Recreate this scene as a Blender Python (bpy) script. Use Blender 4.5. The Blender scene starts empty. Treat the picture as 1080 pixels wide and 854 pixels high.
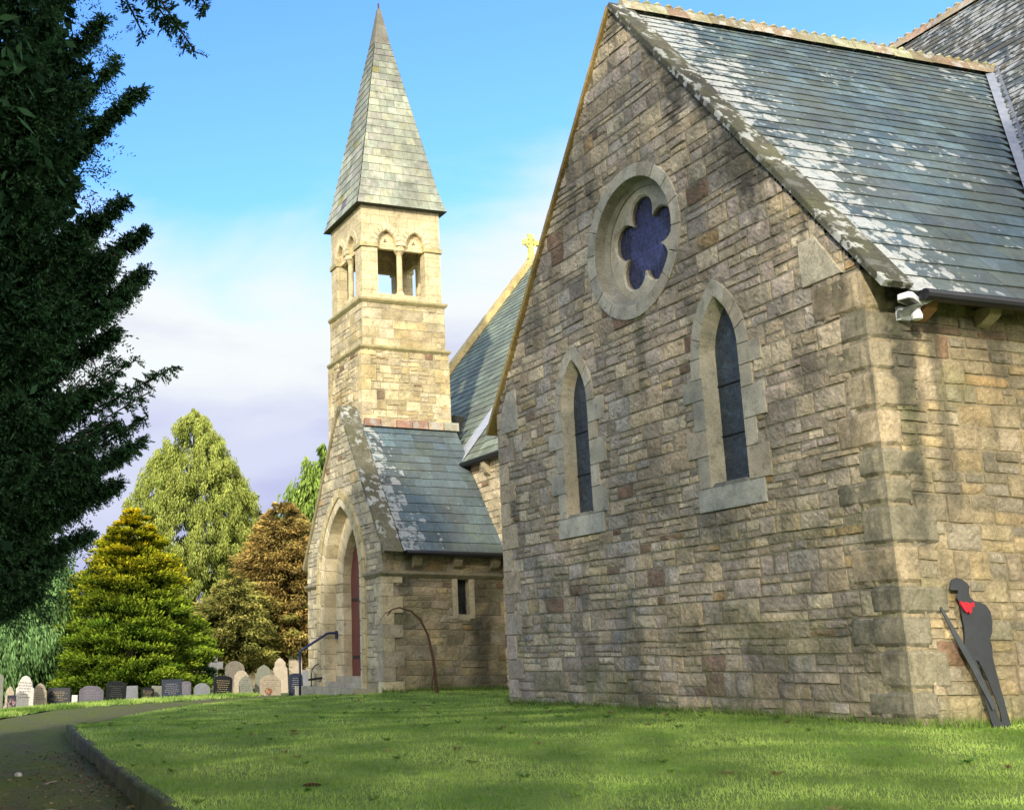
import bpy, math, random
import numpy as np
from mathutils import Vector, Matrix, noise
from math import radians, sin, cos, pi, sqrt, tan, atan2

sc = bpy.context.scene
COL = sc.collection
R = random.Random(11)
RN = np.random.default_rng(5)
def n3(x, y, z): return noise.noise(Vector((x, y, z)))
def mix(a, b, t): return tuple(a[i]*(1-t)+b[i]*t for i in range(3))
def sm(a, b, x):
    t = max(0., min(1., (x-a)/(b-a))); return t*t*(3-2*t)

# ------------------------------------------------------------------ mesh helper
class MB:
    def __init__(s): s.v=[]; s.f=[]; s.c=[]; s.l=[]
    def vert(s, p, c=(.5,.5,.5), l=0.0):
        s.v.append(tuple(p)); s.c.append(tuple(c)); s.l.append(l); return len(s.v)-1
    def face(s, pts, c=(.5,.5,.5), l=0.0):
        i=[s.vert(p,c,l) for p in pts]; s.f.append(i); return i
    def box(s, a, b, c=(.5,.5,.5)):
        (x0,y0,z0),(x1,y1,z1)=a,b
        P=[(x0,y0,z0),(x1,y0,z0),(x1,y1,z0),(x0,y1,z0),(x0,y0,z1),(x1,y0,z1),(x1,y1,z1),(x0,y1,z1)]
        for q in ((0,3,2,1),(4,5,6,7),(0,1,5,4),(1,2,6,5),(2,3,7,6),(3,0,4,7)): s.face([P[i] for i in q],c)
    def tube(s, pts, rad, n=8, c=(.5,.5,.5), cap=True):
        if not hasattr(rad,'__len__'): rad=[rad]*len(pts)
        P=[Vector(p) for p in pts]; rings=[]
        for i,p in enumerate(P):
            t=(P[min(i+1,len(P)-1)]-P[max(i-1,0)]).normalized()
            a=t.cross(Vector((0,0,1)));
            if a.length<.05: a=t.cross(Vector((1,0,0)))
            a.normalize(); b=t.cross(a)
            rings.append([s.vert(p+(a*cos(k*2*pi/n)+b*sin(k*2*pi/n))*rad[i],c) for k in range(n)])
        for i in range(len(P)-1):
            for k in range(n): s.f.append([rings[i][k],rings[i][(k+1)%n],rings[i+1][(k+1)%n],rings[i+1][k]])
        if cap: s.f.append(rings[0][::-1]); s.f.append(rings[-1])
    def lathe(s, o, prof, n=16, c=(.5,.5,.5)):
        rings=[[s.vert((o[0]+r*cos(k*2*pi/n),o[1]+r*sin(k*2*pi/n),o[2]+z),c) for k in range(n)] for r,z in prof]
        for i in range(len(prof)-1):
            for k in range(n): s.f.append([rings[i][k],rings[i][(k+1)%n],rings[i+1][(k+1)%n],rings[i+1][k]])
        s.f.append(rings[0][::-1]); s.f.append(rings[-1])
    def prism(s, F, poly, d0, d1, c=(.5,.5,.5), bev=0.0, back=False):
        """F(u,v,d)->point; poly in (u,v), extruded from depth d0 (back) to d1 (front)"""
        n=len(poly); cu=sum(p[0] for p in poly)/n; cv=sum(p[1] for p in poly)/n
        def ins(p,b):
            du,dv=cu-p[0],cv-p[1]; L=sqrt(du*du+dv*dv)+1e-9; return (p[0]+du/L*b,p[1]+dv/L*b)
        R0=[s.vert(F(p[0],p[1],d0),c) for p in poly]
        R1=[s.vert(F(p[0],p[1],d1-bev),c) for p in poly]
        for i in range(n): s.f.append([R0[i],R0[(i+1)%n],R1[(i+1)%n],R1[i]])
        if bev>0:
            R2=[s.vert(F(*ins(p,bev*1.4),d1),c) for p in poly]
            for i in range(n): s.f.append([R1[i],R1[(i+1)%n],R2[(i+1)%n],R2[i]])
            s.f.append(R2)
        else: s.f.append(R1)
        if back: s.f.append(R0[::-1])
    def build(s, name, mat, parent=None, loc=(0,0,0), smooth=False, fix=False):
        me=bpy.data.meshes.new(name); me.from_pydata(s.v,[],s.f); me.update()
        a=me.attributes.new('col','FLOAT_COLOR','POINT')
        a.data.foreach_set('color',np.hstack([np.array(s.c,dtype=np.float32).reshape(-1,3),np.ones((len(s.v),1),np.float32)]).ravel())
        if any(s.l):
            b=me.attributes.new('lich','FLOAT','POINT'); b.data.foreach_set('value',np.array(s.l,dtype=np.float32))
        if smooth: me.shade_smooth()
        if mat: me.materials.append(mat)
        if fix:
            import bmesh
            bm=bmesh.new(); bm.from_mesh(me); bmesh.ops.recalc_face_normals(bm,faces=bm.faces); bm.to_mesh(me); bm.free()
        o=bpy.data.objects.new(name,me); COL.objects.link(o); o.location=loc
        if parent: o.parent=parent
        return o
def tag(o,label=None,cat=None,group=None,kind=None):
    if label: o['label']=label
    if cat: o['category']=cat
    if group: o['group']=group
    if kind: o['kind']=kind
    return o
def empty(name,loc,label,cat,group=None):
    o=bpy.data.objects.new(name,None); COL.objects.link(o); o.location=loc; o.empty_display_size=.3
    return tag(o,label,cat,group)
def npmesh(name, V, Fq, C, mat, parent=None, loc=(0,0,0)):
    """V (n,3); Fq (m,k) index array; C (n,3)"""
    me=bpy.data.meshes.new(name); n=len(V); m,k=Fq.shape
    me.vertices.add(n); me.vertices.foreach_set('co',V.astype(np.float32).ravel())
    me.loops.add(m*k); me.loops.foreach_set('vertex_index',Fq.astype(np.int32).ravel())
    me.polygons.add(m); me.polygons.foreach_set('loop_start',(np.arange(m)*k).astype(np.int32))
    me.update(calc_edges=True); me.validate()
    a=me.attributes.new('col','FLOAT_COLOR','POINT')
    a.data.foreach_set('color',np.hstack([C,np.ones((n,1))]).astype(np.float32).ravel())
    me.materials.append(mat)
    o=bpy.data.objects.new(name,me); COL.objects.link(o); o.location=loc
    if parent: o.parent=parent
    return o

# ------------------------------------------------------------------ materials
class NT:
    def __init__(s,name):
        s.m=bpy.data.materials.new(name); s.m.use_nodes=True; s.t=s.m.node_tree; s.t.nodes.clear()
        s.out=s.n('ShaderNodeOutputMaterial')
    def n(s,t,**k):
        x=s.t.nodes.new(t)
        for a,b in k.items():
            if a[0]=='_': x.inputs[a[1:].replace('_',' ')].default_value=b
            else: setattr(x,a,b)
        return x
    def l(s,a,b): s.t.links.new(a,b)
    def obj(s): return s.n('ShaderNodeTexCoord').outputs['Object']
    def noise(s,scale,detail=4,rough=.55,vec=None,stretch=None):
        x=s.n('ShaderNodeTexNoise'); x.inputs['Scale'].default_value=scale; x.inputs['Detail'].default_value=detail; x.inputs['Roughness'].default_value=rough
        v=vec or s.obj()
        if stretch:
            mp=s.n('ShaderNodeMapping'); mp.inputs['Scale'].default_value=stretch; s.l(v,mp.inputs[0]); v=mp.outputs[0]
        s.l(v,x.inputs['Vector']); return x.outputs['Fac']
    def rng(s,val,a,b,c=0.,d=1.):
        x=s.n('ShaderNodeMapRange'); x.inputs[1].default_value=a; x.inputs[2].default_value=b; x.inputs[3].default_value=c; x.inputs[4].default_value=d
        s.l(val,x.inputs[0]); return x.outputs[0]
    def mth(s,op,a,b=0.):
        x=s.n('ShaderNodeMath',operation=op)
        for i,q in enumerate((a,b)):
            if isinstance(q,(int,float)): x.inputs[i].default_value=q
            else: s.l(q,x.inputs[i])
        return x.outputs[0]
    def mixc(s,f,a,b,mode='MIX'):
        x=s.n('ShaderNodeMix',data_type='RGBA',blend_type=mode)
        for i,q in ((0,f),(6,a),(7,b)):
            if isinstance(q,(int,float)): x.inputs[i].default_value=q
            elif isinstance(q,tuple): x.inputs[i].default_value=(*q,1)[:4]
            else: s.l(q,x.inputs[i])
        return x.outputs[2]
    def attr(s,n='col'): return s.n('ShaderNodeAttribute',attribute_name=n)
    def bump(s,h,strength,dist,prev=None):
        x=s.n('ShaderNodeBump'); x.inputs['Strength'].default_value=strength; x.inputs['Distance'].default_value=dist
        s.l(h,x.inputs['Height'])
        if prev: s.l(prev,x.inputs['Normal'])
        return x.outputs['Normal']
    def finish(s,col,rough=.9,norm=None,spec=.3,metal=0.):
        p=s.n('ShaderNodeBsdfPrincipled')
        if isinstance(col,tuple): p.inputs['Base Color'].default_value=(*col,1)
        else: s.l(col,p.inputs['Base Color'])
        if isinstance(rough,(int,float)): p.inputs['Roughness'].default_value=rough
        else: s.l(rough,p.inputs['Roughness'])
        p.inputs['Specular IOR Level'].default_value=spec; p.inputs['Metallic'].default_value=metal
        if norm: s.l(norm,p.inputs['Normal'])
        s.l(p.outputs[0],s.out.inputs[0]); return s.m

def stone_material(name,bump=.5,fine=1.0,lichen=0.,green=0.,joint=None,tint=(.99,1.0,.93)):
    t=NT(name); c=t.attr().outputs['Color']
    v1=t.rng(t.noise(2.3,5,.6),.3,.7,1.12,1.78); v2=t.rng(t.noise(19*fine,6,.7),.25,.75,.62,1.34)
    v3=t.rng(t.noise(55*fine,5,.8),.3,.7,.72,1.25); c=t.mixc(1.,c,t.mth('MULTIPLY',t.mth('MULTIPLY',v1,v2),v3),'MULTIPLY'); c=t.mixc(1.,c,tint,'MULTIPLY')
    # grey-black grime specks and pale wash
    c=t.mixc(t.rng(t.noise(6,9,.8),.52,.66,0,.6),c,(.085,.082,.06))
    c=t.mixc(t.rng(t.noise(4.1,6,.7,stretch=(1,1,.6)),.6,.75,0,.35),c,(.42,.38,.3))
    if green: c=t.mixc(t.rng(t.noise(1.6,6,.7),.48,.68,0,green),c,(.13,.14,.05))
    if lichen:
        vo=t.n('ShaderNodeTexVoronoi'); vo.inputs['Scale'].default_value=3.2
        mp=t.n('ShaderNodeVectorMath',operation='ADD'); nz=t.n('ShaderNodeTexNoise'); nz.inputs['Scale'].default_value=6
        t.l(t.obj(),nz.inputs['Vector']); t.l(t.obj(),mp.inputs[0])
        sc_=t.n('ShaderNodeVectorMath',operation='SCALE'); sc_.inputs[3].default_value=.25; t.l(nz.outputs['Color'],sc_.inputs[0]); t.l(sc_.outputs[0],mp.inputs[1])
        t.l(mp.outputs[0],vo.inputs['Vector'])
        blob=t.rng(t.mth('ADD',t.noise(5,8,.65),t.mth('MULTIPLY',vo.outputs['Distance'],-.25)),.40,.45,0,1); msk=t.rng(t.noise(1.1,3),.40,.52,.15,lichen)
        c=t.mixc(t.mth('MULTIPLY',blob,msk),c,(.42,.43,.38))
    nb=t.bump(t.noise(14,7,.72),bump,.03); nb=t.bump(t.noise(70,4,.7),bump*.7,.008,nb)
    if joint:
        br=t.n('ShaderNodeTexBrick'); br.inputs['Scale'].default_value=1; br.inputs['Mortar Size'].default_value=.008; br.inputs['Brick Width'].default_value=joint[0]; br.inputs['Row Height'].default_value=joint[1]
        br.inputs['Color1'].default_value=(.86,.86,.86,1); br.inputs['Color2'].default_value=(1.08,1.06,1.02,1); br.inputs['Mortar'].default_value=(.6,.56,.5,1)
        sp=t.n('ShaderNodeSeparateXYZ'); t.l(t.obj(),sp.inputs[0]); cb=t.n('ShaderNodeCombineXYZ')
        t.l(t.mth('ADD',sp.outputs[0],sp.outputs[1]),cb.inputs[0]); t.l(sp.outputs[2],cb.inputs[1]); t.l(cb.outputs[0],br.inputs['Vector'])
        c=t.mixc(1.,c,br.outputs['Color'],'MULTIPLY')
    return t.finish(c,.92,nb,.2)
M_RUB=stone_material('rubble_stone',.8,green=.2,tint=(1.13,1.13,1.03))
M_DRS=stone_material('dressed_stone',.25,2.,green=.12)
M_TOW=stone_material('tower_stone',.45,green=.2)
M_ASH=stone_material('ashlar_stone',.2,2.,green=.12,joint=(.62,.3))
M_COP=stone_material('coping_stone',.5,1.,lichen=.95,green=.5)
M_COPY=stone_material('yellow_lichened_coping_stone',.4,1.)
M_RIDGE=stone_material('ridge_tile_clay',.5,1.5,lichen=.7,green=.4)

def slate_material(name,wet=.45):
    t=NT(name); c=t.attr().outputs['Color']
    c=t.mixc(1.,c,t.rng(t.noise(9,6,.7,stretch=(1,1,.5)),.25,.75,.65,1.35),'MULTIPLY')
    c=t.mixc(1.,c,(.64,.73,.75),'MULTIPLY'); c=t.mixc(t.rng(t.noise(.45,5,.6),.42,.62,0,.5),c,(.115,.12,.095)); c=t.mixc(t.rng(t.noise(1.3,7,.7),.5,.7,0,.65),c,(.06,.062,.05))
    c=t.mixc(t.rng(t.noise(2.9,5,.65),.58,.72,0,.4),c,(.2,.21,.1))
    nz=t.n('ShaderNodeTexNoise'); nz.inputs['Scale'].default_value=5; nz.inputs['Detail'].default_value=5; t.l(t.obj(),nz.inputs['Vector'])
    s1=t.n('ShaderNodeVectorMath',operation='SCALE'); s1.inputs[3].default_value=.2; t.l(nz.outputs['Color'],s1.inputs[0])
    ad=t.n('ShaderNodeVectorMath',operation='ADD'); t.l(t.obj(),ad.inputs[0]); t.l(s1.outputs[0],ad.inputs[1])
    la=t.attr('lich').outputs['Fac']; blobs=None
    for sc_,w in ((3.1,1.),(7.5,.75)):
        vo=t.n('ShaderNodeTexVoronoi'); vo.inputs['Scale'].default_value=sc_; t.l(ad.outputs[0],vo.inputs['Vector'])
        sel=t.n('ShaderNodeSeparateColor'); t.l(vo.outputs['Color'],sel.inputs[0])
        rad=t.mth('MULTIPLY',t.mth('MULTIPLY',la,w*.98),t.rng(sel.outputs[0],0,1,.2,1.))
        b=t.rng(t.mth('SUBTRACT',rad,vo.outputs['Distance']),-.02,.03,0,1)
        blobs=b if blobs is None else t.mth('MAXIMUM',blobs,b)
    mass=t.rng(t.mth('ADD',t.noise(5.5,9,.66),t.mth('MULTIPLY',la,.62)),.90,.97,0,1); blobs=t.mth('MAXIMUM',t.mth('MULTIPLY',blobs,.9),mass)
    c=t.mixc(t.mth('MULTIPLY',blobs,t.rng(t.noise(30,5,.7),.3,.6,.35,.9)),c,(.46,.47,.44))
    nb=t.bump(t.noise(22,6,.7),.35,.01); nb=t.bump(blobs,.3,.004,nb)
    rg=t.mth('ADD',t.rng(t.noise(6,4),.3,.7,wet-.1,wet+.15),t.mth('MULTIPLY',blobs,.4))
    return t.finish(c,rg,nb,.3)
M_SLATE=slate_material('blue_green_slate',.6); M_SLATE2=slate_material('pale_green_slate',.7)

def simple(name,col,rough=.6,metal=0.,bumps=None,var=.25,spec=.4,useattr=False):
    t=NT(name); c=t.attr().outputs['Color'] if useattr else col
    c=t.mixc(1.,c,t.rng(t.noise(6,6,.7),.25,.75,1-var,1+var),'MULTIPLY')
    nb=t.bump(t.noise(bumps[0],5,.65),bumps[1],.01) if bumps else None
    return t.finish(c,rough,nb,spec,metal)
M_GUT=simple('black_painted_iron',(.012,.013,.015),.45,0,(30,.2))
M_STEEL=simple('dark_grey_painted_steel',(.022,.027,.03),.5,0,(25,.3),.35)
M_RIFLE=simple('rifle_grey_steel',(.04,.047,.05),.5,0,(25,.3),.3)
M_RED=simple('red_cloth',(.55,.02,.035),.8,0,(40,.5),.2)
M_RAIL=simple('dark_blue_painted_rail',(.02,.025,.07),.35,0,(20,.1),.2)
M_RUST=simple('rusted_iron_hoop',(.10,.05,.025),.85,0,(60,.5),.4)
M_WHITE=simple('white_plastic',(.75,.76,.78),.4,0,None,.08)
M_LENS=simple('smoked_lens',(.05,.05,.06),.15,0,None,.1)
M_LEAD=simple('lead_sheet',(.42,.44,.47),.5,0,(8,.3),.2)
M_DOOR=None
t=NT('red_brown_door_paint'); w=t.n('ShaderNodeTexWave',wave_type='BANDS',bands_direction='Y'); w.inputs['Scale'].default_value=3.2; w.inputs['Distortion'].default_value=.0
t.l(t.obj(),w.inputs['Vector']); c=t.mixc(t.rng(w.outputs['Fac'],.0,.06,1,0),(.15,.045,.03),(.03,.01,.01)); c=t.mixc(1.,c,t.rng(t.noise(5,6,.7,stretch=(1,4,.4)),.3,.7,.7,1.3),'MULTIPLY')
M_DOOR=t.finish(c,.55,t.bump(w.outputs['Fac'],.4,.01),.4)
# stained glass
def glass_material(name,base,alt,lat,cen=None):
    t=NT(name); sp=t.n('ShaderNodeSeparateXYZ'); t.l(t.obj(),sp.inputs[0]); cb=t.n('ShaderNodeCombineXYZ')
    t.l(sp.outputs[1],cb.inputs[0]); t.l(sp.outputs[2],cb.inputs[1])
    mp=t.n('ShaderNodeMapping'); mp.inputs['Rotation'].default_value=(0,0,radians(lat[1])); t.l(cb.outputs[0],mp.inputs[0])
    br=t.n('ShaderNodeTexBrick',offset=0.0); br.inputs['Scale'].default_value=1; br.inputs['Brick Width'].default_value=lat[0]; br.inputs['Row Height'].default_value=lat[0]; br.inputs['Mortar Size'].default_value=.004
    t.l(mp.outputs[0],br.inputs['Vector'])
    vo=t.n('ShaderNodeTexVoronoi'); vo.inputs['Scale'].default_value=9; t.l(t.obj(),vo.inputs['Vector'])
    c=t.mixc(t.rng(vo.outputs['Distance'],.1,.6,0,1),base,alt); c=t.mixc(t.rng(t.noise(26,4,.7),.45,.7,0,.6),c,tuple(x*1.9+.01 for x in alt))
    if cen:
        dn=t.n('ShaderNodeVectorMath',operation='DISTANCE'); dn.inputs[1].default_value=(cen[0],cen[1],0); t.l(cb.outputs[0],dn.inputs[0]); c=t.mixc(t.rng(dn.outputs['Value'],.42,.56,0,.72),c,(.006,.008,.02))
    c=t.mixc(t.mth('MULTIPLY',br.outputs['Fac'],.75),c,(.012,.012,.014))
    c=t.mixc(t.rng(t.noise(3,6,.75),.5,.7,0,.6),c,tuple(x*2.2+.03 for x in alt)); return t.finish(c,t.rng(t.noise(5,4),.3,.7,.15,.6),t.bump(t.noise(9,4,.6),.9,.04),.55)
M_ROSE=glass_material('blue_stained_glass',(.008,.010,.05),(.055,.065,.19),(.055,45),(5.01,8.03))
M_LANC=glass_material('dark_leaded_glass',(.008,.013,.016),(.022,.036,.040),(.05,0))
def leaf_material(name,trans=.25):
    t=NT(name); c=t.attr().outputs['Color']; c=t.mixc(1.,c,t.rng(t.noise(1.2,4,.6),.3,.7,.75,1.25),'MULTIPLY')
    d=t.n('ShaderNodeBsdfDiffuse'); tr=t.n('ShaderNodeBsdfTranslucent'); mx=t.n('ShaderNodeMixShader'); mx.inputs[0].default_value=trans
    t.l(c,d.inputs[0]); t.l(c,tr.inputs[0]); t.l(d.outputs[0],mx.inputs[1]); t.l(tr.outputs[0],mx.inputs[2]); t.l(mx.outputs[0],t.out.inputs[0]); return t.m
M_LEAF=leaf_material('conifer_foliage'); M_YEW=leaf_material('dark_yew_foliage',.15); M_BLADE=leaf_material('grass_blades',.3)
M_BARK=simple('tree_bark',(.06,.045,.035),.95,0,(14,.8),.4)
# ------------------------------------------------------------------ ground height
CT=np.array([(-12.2,-12.5,-.92),(-11,-.5,-.76),(-9.71,-1.76,-.70),(-8.9,11.07,-.52),(-9.36,18.4,-.62),(-7.9,20.25,-.46),(-6.37,21.02,-.38),
 (-4.5,21.67,-.30),(-1.16,22.84,-.19),(-6.3,15.9,-.37),(-3.56,19.4,-.26),(-.8,21.1,-.13),(0,10,-.04),(0,0,-.05),(.1,17,.03),(0,24,-.12),(3,-.2,-.05),(6,-3,-.2),
 (-7.4,-4.3,-.55),(-5.9,-6.75,-.42),(-4.6,2.7,-.22),(-4.,10.,-.24),(-7.6,31.,-.78),(-11,26,-.85),(-2.,33,-.6),(5,38,-.5),(6,60,-.7),(-10,60,-1.0),(20,0,-.3),(20,30,-.3),
 (-18,0,-.95),(-20,20,-.95),(-14,-20,-1.1),(0,-20,-.8),(40,60,-.5),(-40,60,-1.2),(-40,0,-1.2),(30,-30,-1.),(-30,-40,-1.2),(0,110,-.9),(70,20,-.6)])
def _U(r2): return np.where(r2>1e-9, r2*np.log(r2+1e-12), 0)
_P=CT[:,:2]; _K=_U(((_P[:,None]-_P[None])**2).sum(-1))+np.eye(len(_P))*6.0
_A=np.block([[_K,np.c_[np.ones(len(_P)),_P]],[np.c_[np.ones(len(_P)),_P].T,np.zeros((3,3))]])
_W=np.linalg.solve(_A,np.r_[CT[:,2],0,0,0])
def H(x,y):
    x=np.atleast_1d(np.asarray(x,float)); y=np.atleast_1d(np.asarray(y,float)); sh=x.shape; x=x.ravel(); y=y.ravel()
    cx=np.clip(x,-38,65); cy=np.clip(y,-38,105)
    r2=(cx[:,None]-_P[:,0])**2+(cy[:,None]-_P[:,1])**2
    z=_U(r2)@_W[:-3]+_W[-3]+_W[-2]*cx+_W[-1]*cy
    return z.reshape(sh)
def h(x,y): return float(H(x,y)[0])
def sheet(name,X,Y,Z,mat,kind='structure',C=None):
    n,m=X.shape; V=np.stack([X,Y,Z],-1).reshape(-1,3); I=np.arange(n*m).reshape(n,m)
    Fq=np.stack([I[:-1,:-1],I[1:,:-1],I[1:,1:],I[:-1,1:]],-1).reshape(-1,4)
    o=npmesh(name,V,Fq,np.full((n*m,3),.5),mat); o.data.shade_smooth(); 
    if kind: o['kind']=kind
    return o
def grass_material(name,a,b,c_):
    t=NT(name); c=t.mixc(t.rng(t.noise(.5,5,.6),.35,.65),a,b); c=t.mixc(t.rng(t.noise(3.5,6,.7),.42,.68,0,.8),c,c_)
    c=t.mixc(t.rng(t.noise(40,3,.7),.4,.7,0,.5),c,tuple(x*.35 for x in a)); 
    return t.finish(c,.95,t.bump(t.noise(28,6,.75),.9,.03),.1)
M_LAWN=grass_material('mossy_lawn',(.15,.235,.045),(.22,.32,.06),(.31,.36,.10))
M_TURF=grass_material('rough_turf',(.07,.13,.025),(.11,.17,.03),(.15,.16,.05))
# ground
gx=np.concatenate([[-3000,-1200,-500,-200,-90],np.linspace(-60,60,61),[90,200,500,1200,3000]]); gy=np.concatenate([[-3000,-1200,-400,-120],np.linspace(-60,120,91),[200,400,1000,3000]])
X,Y=np.meshgrid(gx,gy,indexing='ij'); Z=H(X,Y)-.02
sheet('ground',X,Y,Z,M_TURF)

# path / lawn edges
EDGE=[(-9.75,-20),(-9.75,-8),(-9.72,-1.7),(-9.5,3),(-9.15,8),(-8.72,11.1),(-7.7,13.2),(-6.3,15.9),(-3.5,19.4),(-.85,21.0)]
LEFT=[(-13.2,-20),(-13.3,-8),(-13.,-2),(-12.6,4),(-11.8,10),(-10.6,15.5),(-9.3,18.6),(-7.0,21.0),(-4.3,21.9),(-.9,23.9)]
def resamp(P,n):
    P=np.array(P,float); 
    # smooth Catmull-Rom
    out=[]
    for i in range(len(P)-1):
        p0=P[max(i-1,0)];p1=P[i];p2=P[i+1];p3=P[min(i+2,len(P)-1)]
        for t in np.linspace(0,1,20,endpoint=False):
            out.append(.5*((2*p1)+(-p0+p2)*t+(2*p0-5*p1+4*p2-p3)*t*t+(-p0+3*p1-3*p2+p3)*t**3))
    out.append(P[-1]); out=np.array(out); s=np.r_[0,np.cumsum(np.hypot(*np.diff(out,axis=0).T))]
    q=np.linspace(0,s[-1],n); return np.c_[np.interp(q,s,out[:,0]),np.interp(q,s,out[:,1])]
NE=260
E_=resamp(EDGE,NE); L_=resamp(LEFT,NE)
tt=np.linspace(0,1,26)[None,:]
X=E_[:,0:1]*(1-tt)+L_[:,0:1]*tt; Y=E_[:,1:2]*(1-tt)+L_[:,1:2]*tt
rnd=np.array([[n3(X[i,j]*1.5,Y[i,j]*1.5,0)*.012+n3(X[i,j]*6,Y[i,j]*6,3)*.006 for j in range(26)] for i in range(NE)])
Z=H(X,Y)+.02+.03*(1-(2*tt-1)**2)+rnd
t=NT('mossy_tarmac'); c=t.mixc(t.rng(t.noise(22,8,.85),.38,.62),(.05,.045,.028),(.17,.15,.10)); c=t.mixc(t.rng(t.noise(.9,6,.7,stretch=(1.3,.6,1)),.42,.62,0,.85),c,(.105,.12,.035)); c=t.mixc(t.rng(t.noise(5,5,.7),.55,.7,0,.7),c,(.19,.14,.085)); c=t.mixc(t.rng(t.noise(11,8,.8),.56,.62,0,.8),c,(.035,.032,.02)); c=t.mixc(t.rng(t.noise(14,6,.8),.64,.69,0,.7),c,(.26,.23,.17))
c=t.mixc(1.,c,(1.5,1.68,1.35),'MULTIPLY'); M_PATH=t.finish(c,1.,t.bump(t.noise(14,9,.85),1.,.06),.02)
sheet('path',X,Y,Z,M_PATH)
# lawn: from edge to a line through the buildings
def lift(i):
    y=E_[i,1]; return .17*(1-sm(9.0,12.5,y))+.035
LF=np.array([lift(i) for i in range(NE)])
RX=np.linspace(9.,9.,NE); RY=np.interp(np.linspace(0,1,NE),[0,.72,1],[-22,8,17.5])
nu=150; uu=(np.linspace(0,1,nu)**1.25)[None,:]
X=E_[:,0:1]*(1-uu)+RX[:,None]*uu; Y=E_[:,1:2]*(1-uu)+RY[:,None]*uu
dist=np.hypot(X-E_[:,0:1],Y-E_[:,1:2])
LZ=.035+(LF[:,None]-.035)*np.exp(-dist/5.)
bmp=np.array([[n3(X[i,j]*.8,Y[i,j]*.8,9)*.035+n3(X[i,j]*3.1,Y[i,j]*3.1,1)*.014 for j in range(nu)] for i in range(NE)])*np.minimum(1,dist/.4)
Zl=H(X,Y)+LZ+bmp
sheet('lawn',X,Y,Zl,M_LAWN)
LAWN=(X,Y,Zl)
# verge strip of brighter grass on the far side of the path, raised a little
vo_=np.linspace(0,1,10)[None,:]
nrm=np.c_[np.gradient(L_[:,1]),-np.gradient(L_[:,0])]; nrm/=np.linalg.norm(nrm,axis=1)[:,None]+1e-9
X=L_[:,0:1]-nrm[:,0:1]*vo_*2.2+0; Y=L_[:,1:2]-nrm[:,1:2]*vo_*2.2
Z=H(X,Y)+.03+.10*np.sin(np.clip(vo_*3,0,pi/2))*(1-vo_*.6)+.012*RN.standard_normal(X.shape)
sheet('verge',X,Y,Z,M_TURF)
VERGE=(X,Y,Z)

# grass blades (nobody could count them)
def blades(name,S,Npts,camw=True,hgt=(.025,.06),seed=1,skip=None):
    X,Y,Z=S; rn=np.random.default_rng(seed)
    A=np.stack([X[:-1,:-1],Y[:-1,:-1],Z[:-1,:-1]],-1); B=np.stack([X[1:,:-1],Y[1:,:-1],Z[1:,:-1]],-1); D=np.stack([X[:-1,1:],Y[:-1,1:],Z[:-1,1:]],-1)
    area=np.linalg.norm(np.cross(B-A,D-A),axis=-1).ravel(); cen=((A+B+D)/3).reshape(-1,3)
    dd=np.hypot(cen[:,0]+12.2,cen[:,1]+12.5); ang=np.arctan2(cen[:,0]+12.2,cen[:,1]+12.5)
    w=area/np.maximum(dd,7)**1.5*((ang>radians(0))&(ang<radians(54))&(dd>6))
    if skip is not None: w=w*skip(cen)
    idx=rn.choice(len(w),Npts,p=w/w.sum()); u=rn.random((Npts,1)); v=rn.random((Npts,1))
    p=A.reshape(-1,3)[idx]+(B-A).reshape(-1,3)[idx]*u+(D-A).reshape(-1,3)[idx]*v
    d=np.hypot(p[:,0]+12.2,p[:,1]+12.5)[:,None]; a=rn.random((Npts,1))*2*pi; hh=(hgt[0]+(hgt[1]-hgt[0])*rn.random((Npts,1))**2); wd=.003*np.maximum(1,d/8)
    side=np.c_[np.cos(a),np.sin(a),np.zeros_like(a)]; le=rn.standard_normal((Npts,3))*.5; le[:,2]=1; le/=np.linalg.norm(le,axis=1)[:,None]
    V=np.stack([p-side*wd,p+side*wd,p+le*hh+side*0],1).reshape(-1,3); Fq=np.arange(Npts*3).reshape(-1,3)
    n=np.array([n3(q[0]*.9,q[1]*.9,4) for q in p[::1]])[:,None]; t=np.clip(.45+n*1.2+rn.random((Npts,1))*.35-.15,0,1)
    c=np.array([.15,.27,.045])*(1-t)+np.array([.43,.56,.13])*t; C=np.repeat(c,3,axis=0)
    o=npmesh(name,V,Fq,C,M_BLADE); tag(o,None,None,None,'stuff'); return o
inb=lambda c: ~((c[:,0]>-.02)&(c[:,1]>-.02)&(c[:,1]<10.3)) & ~((c[:,0]>.1)&(c[:,1]>16.9))
tag(blades('grass',LAWN,150000,seed=2,skip=inb),'short mossy green grass blades covering the lawn','grass')
tag(blades('verge_grass',VERGE,25000,hgt=(.05,.12),seed=3),'longer grass blades on the verge beyond the path','grass')

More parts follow.
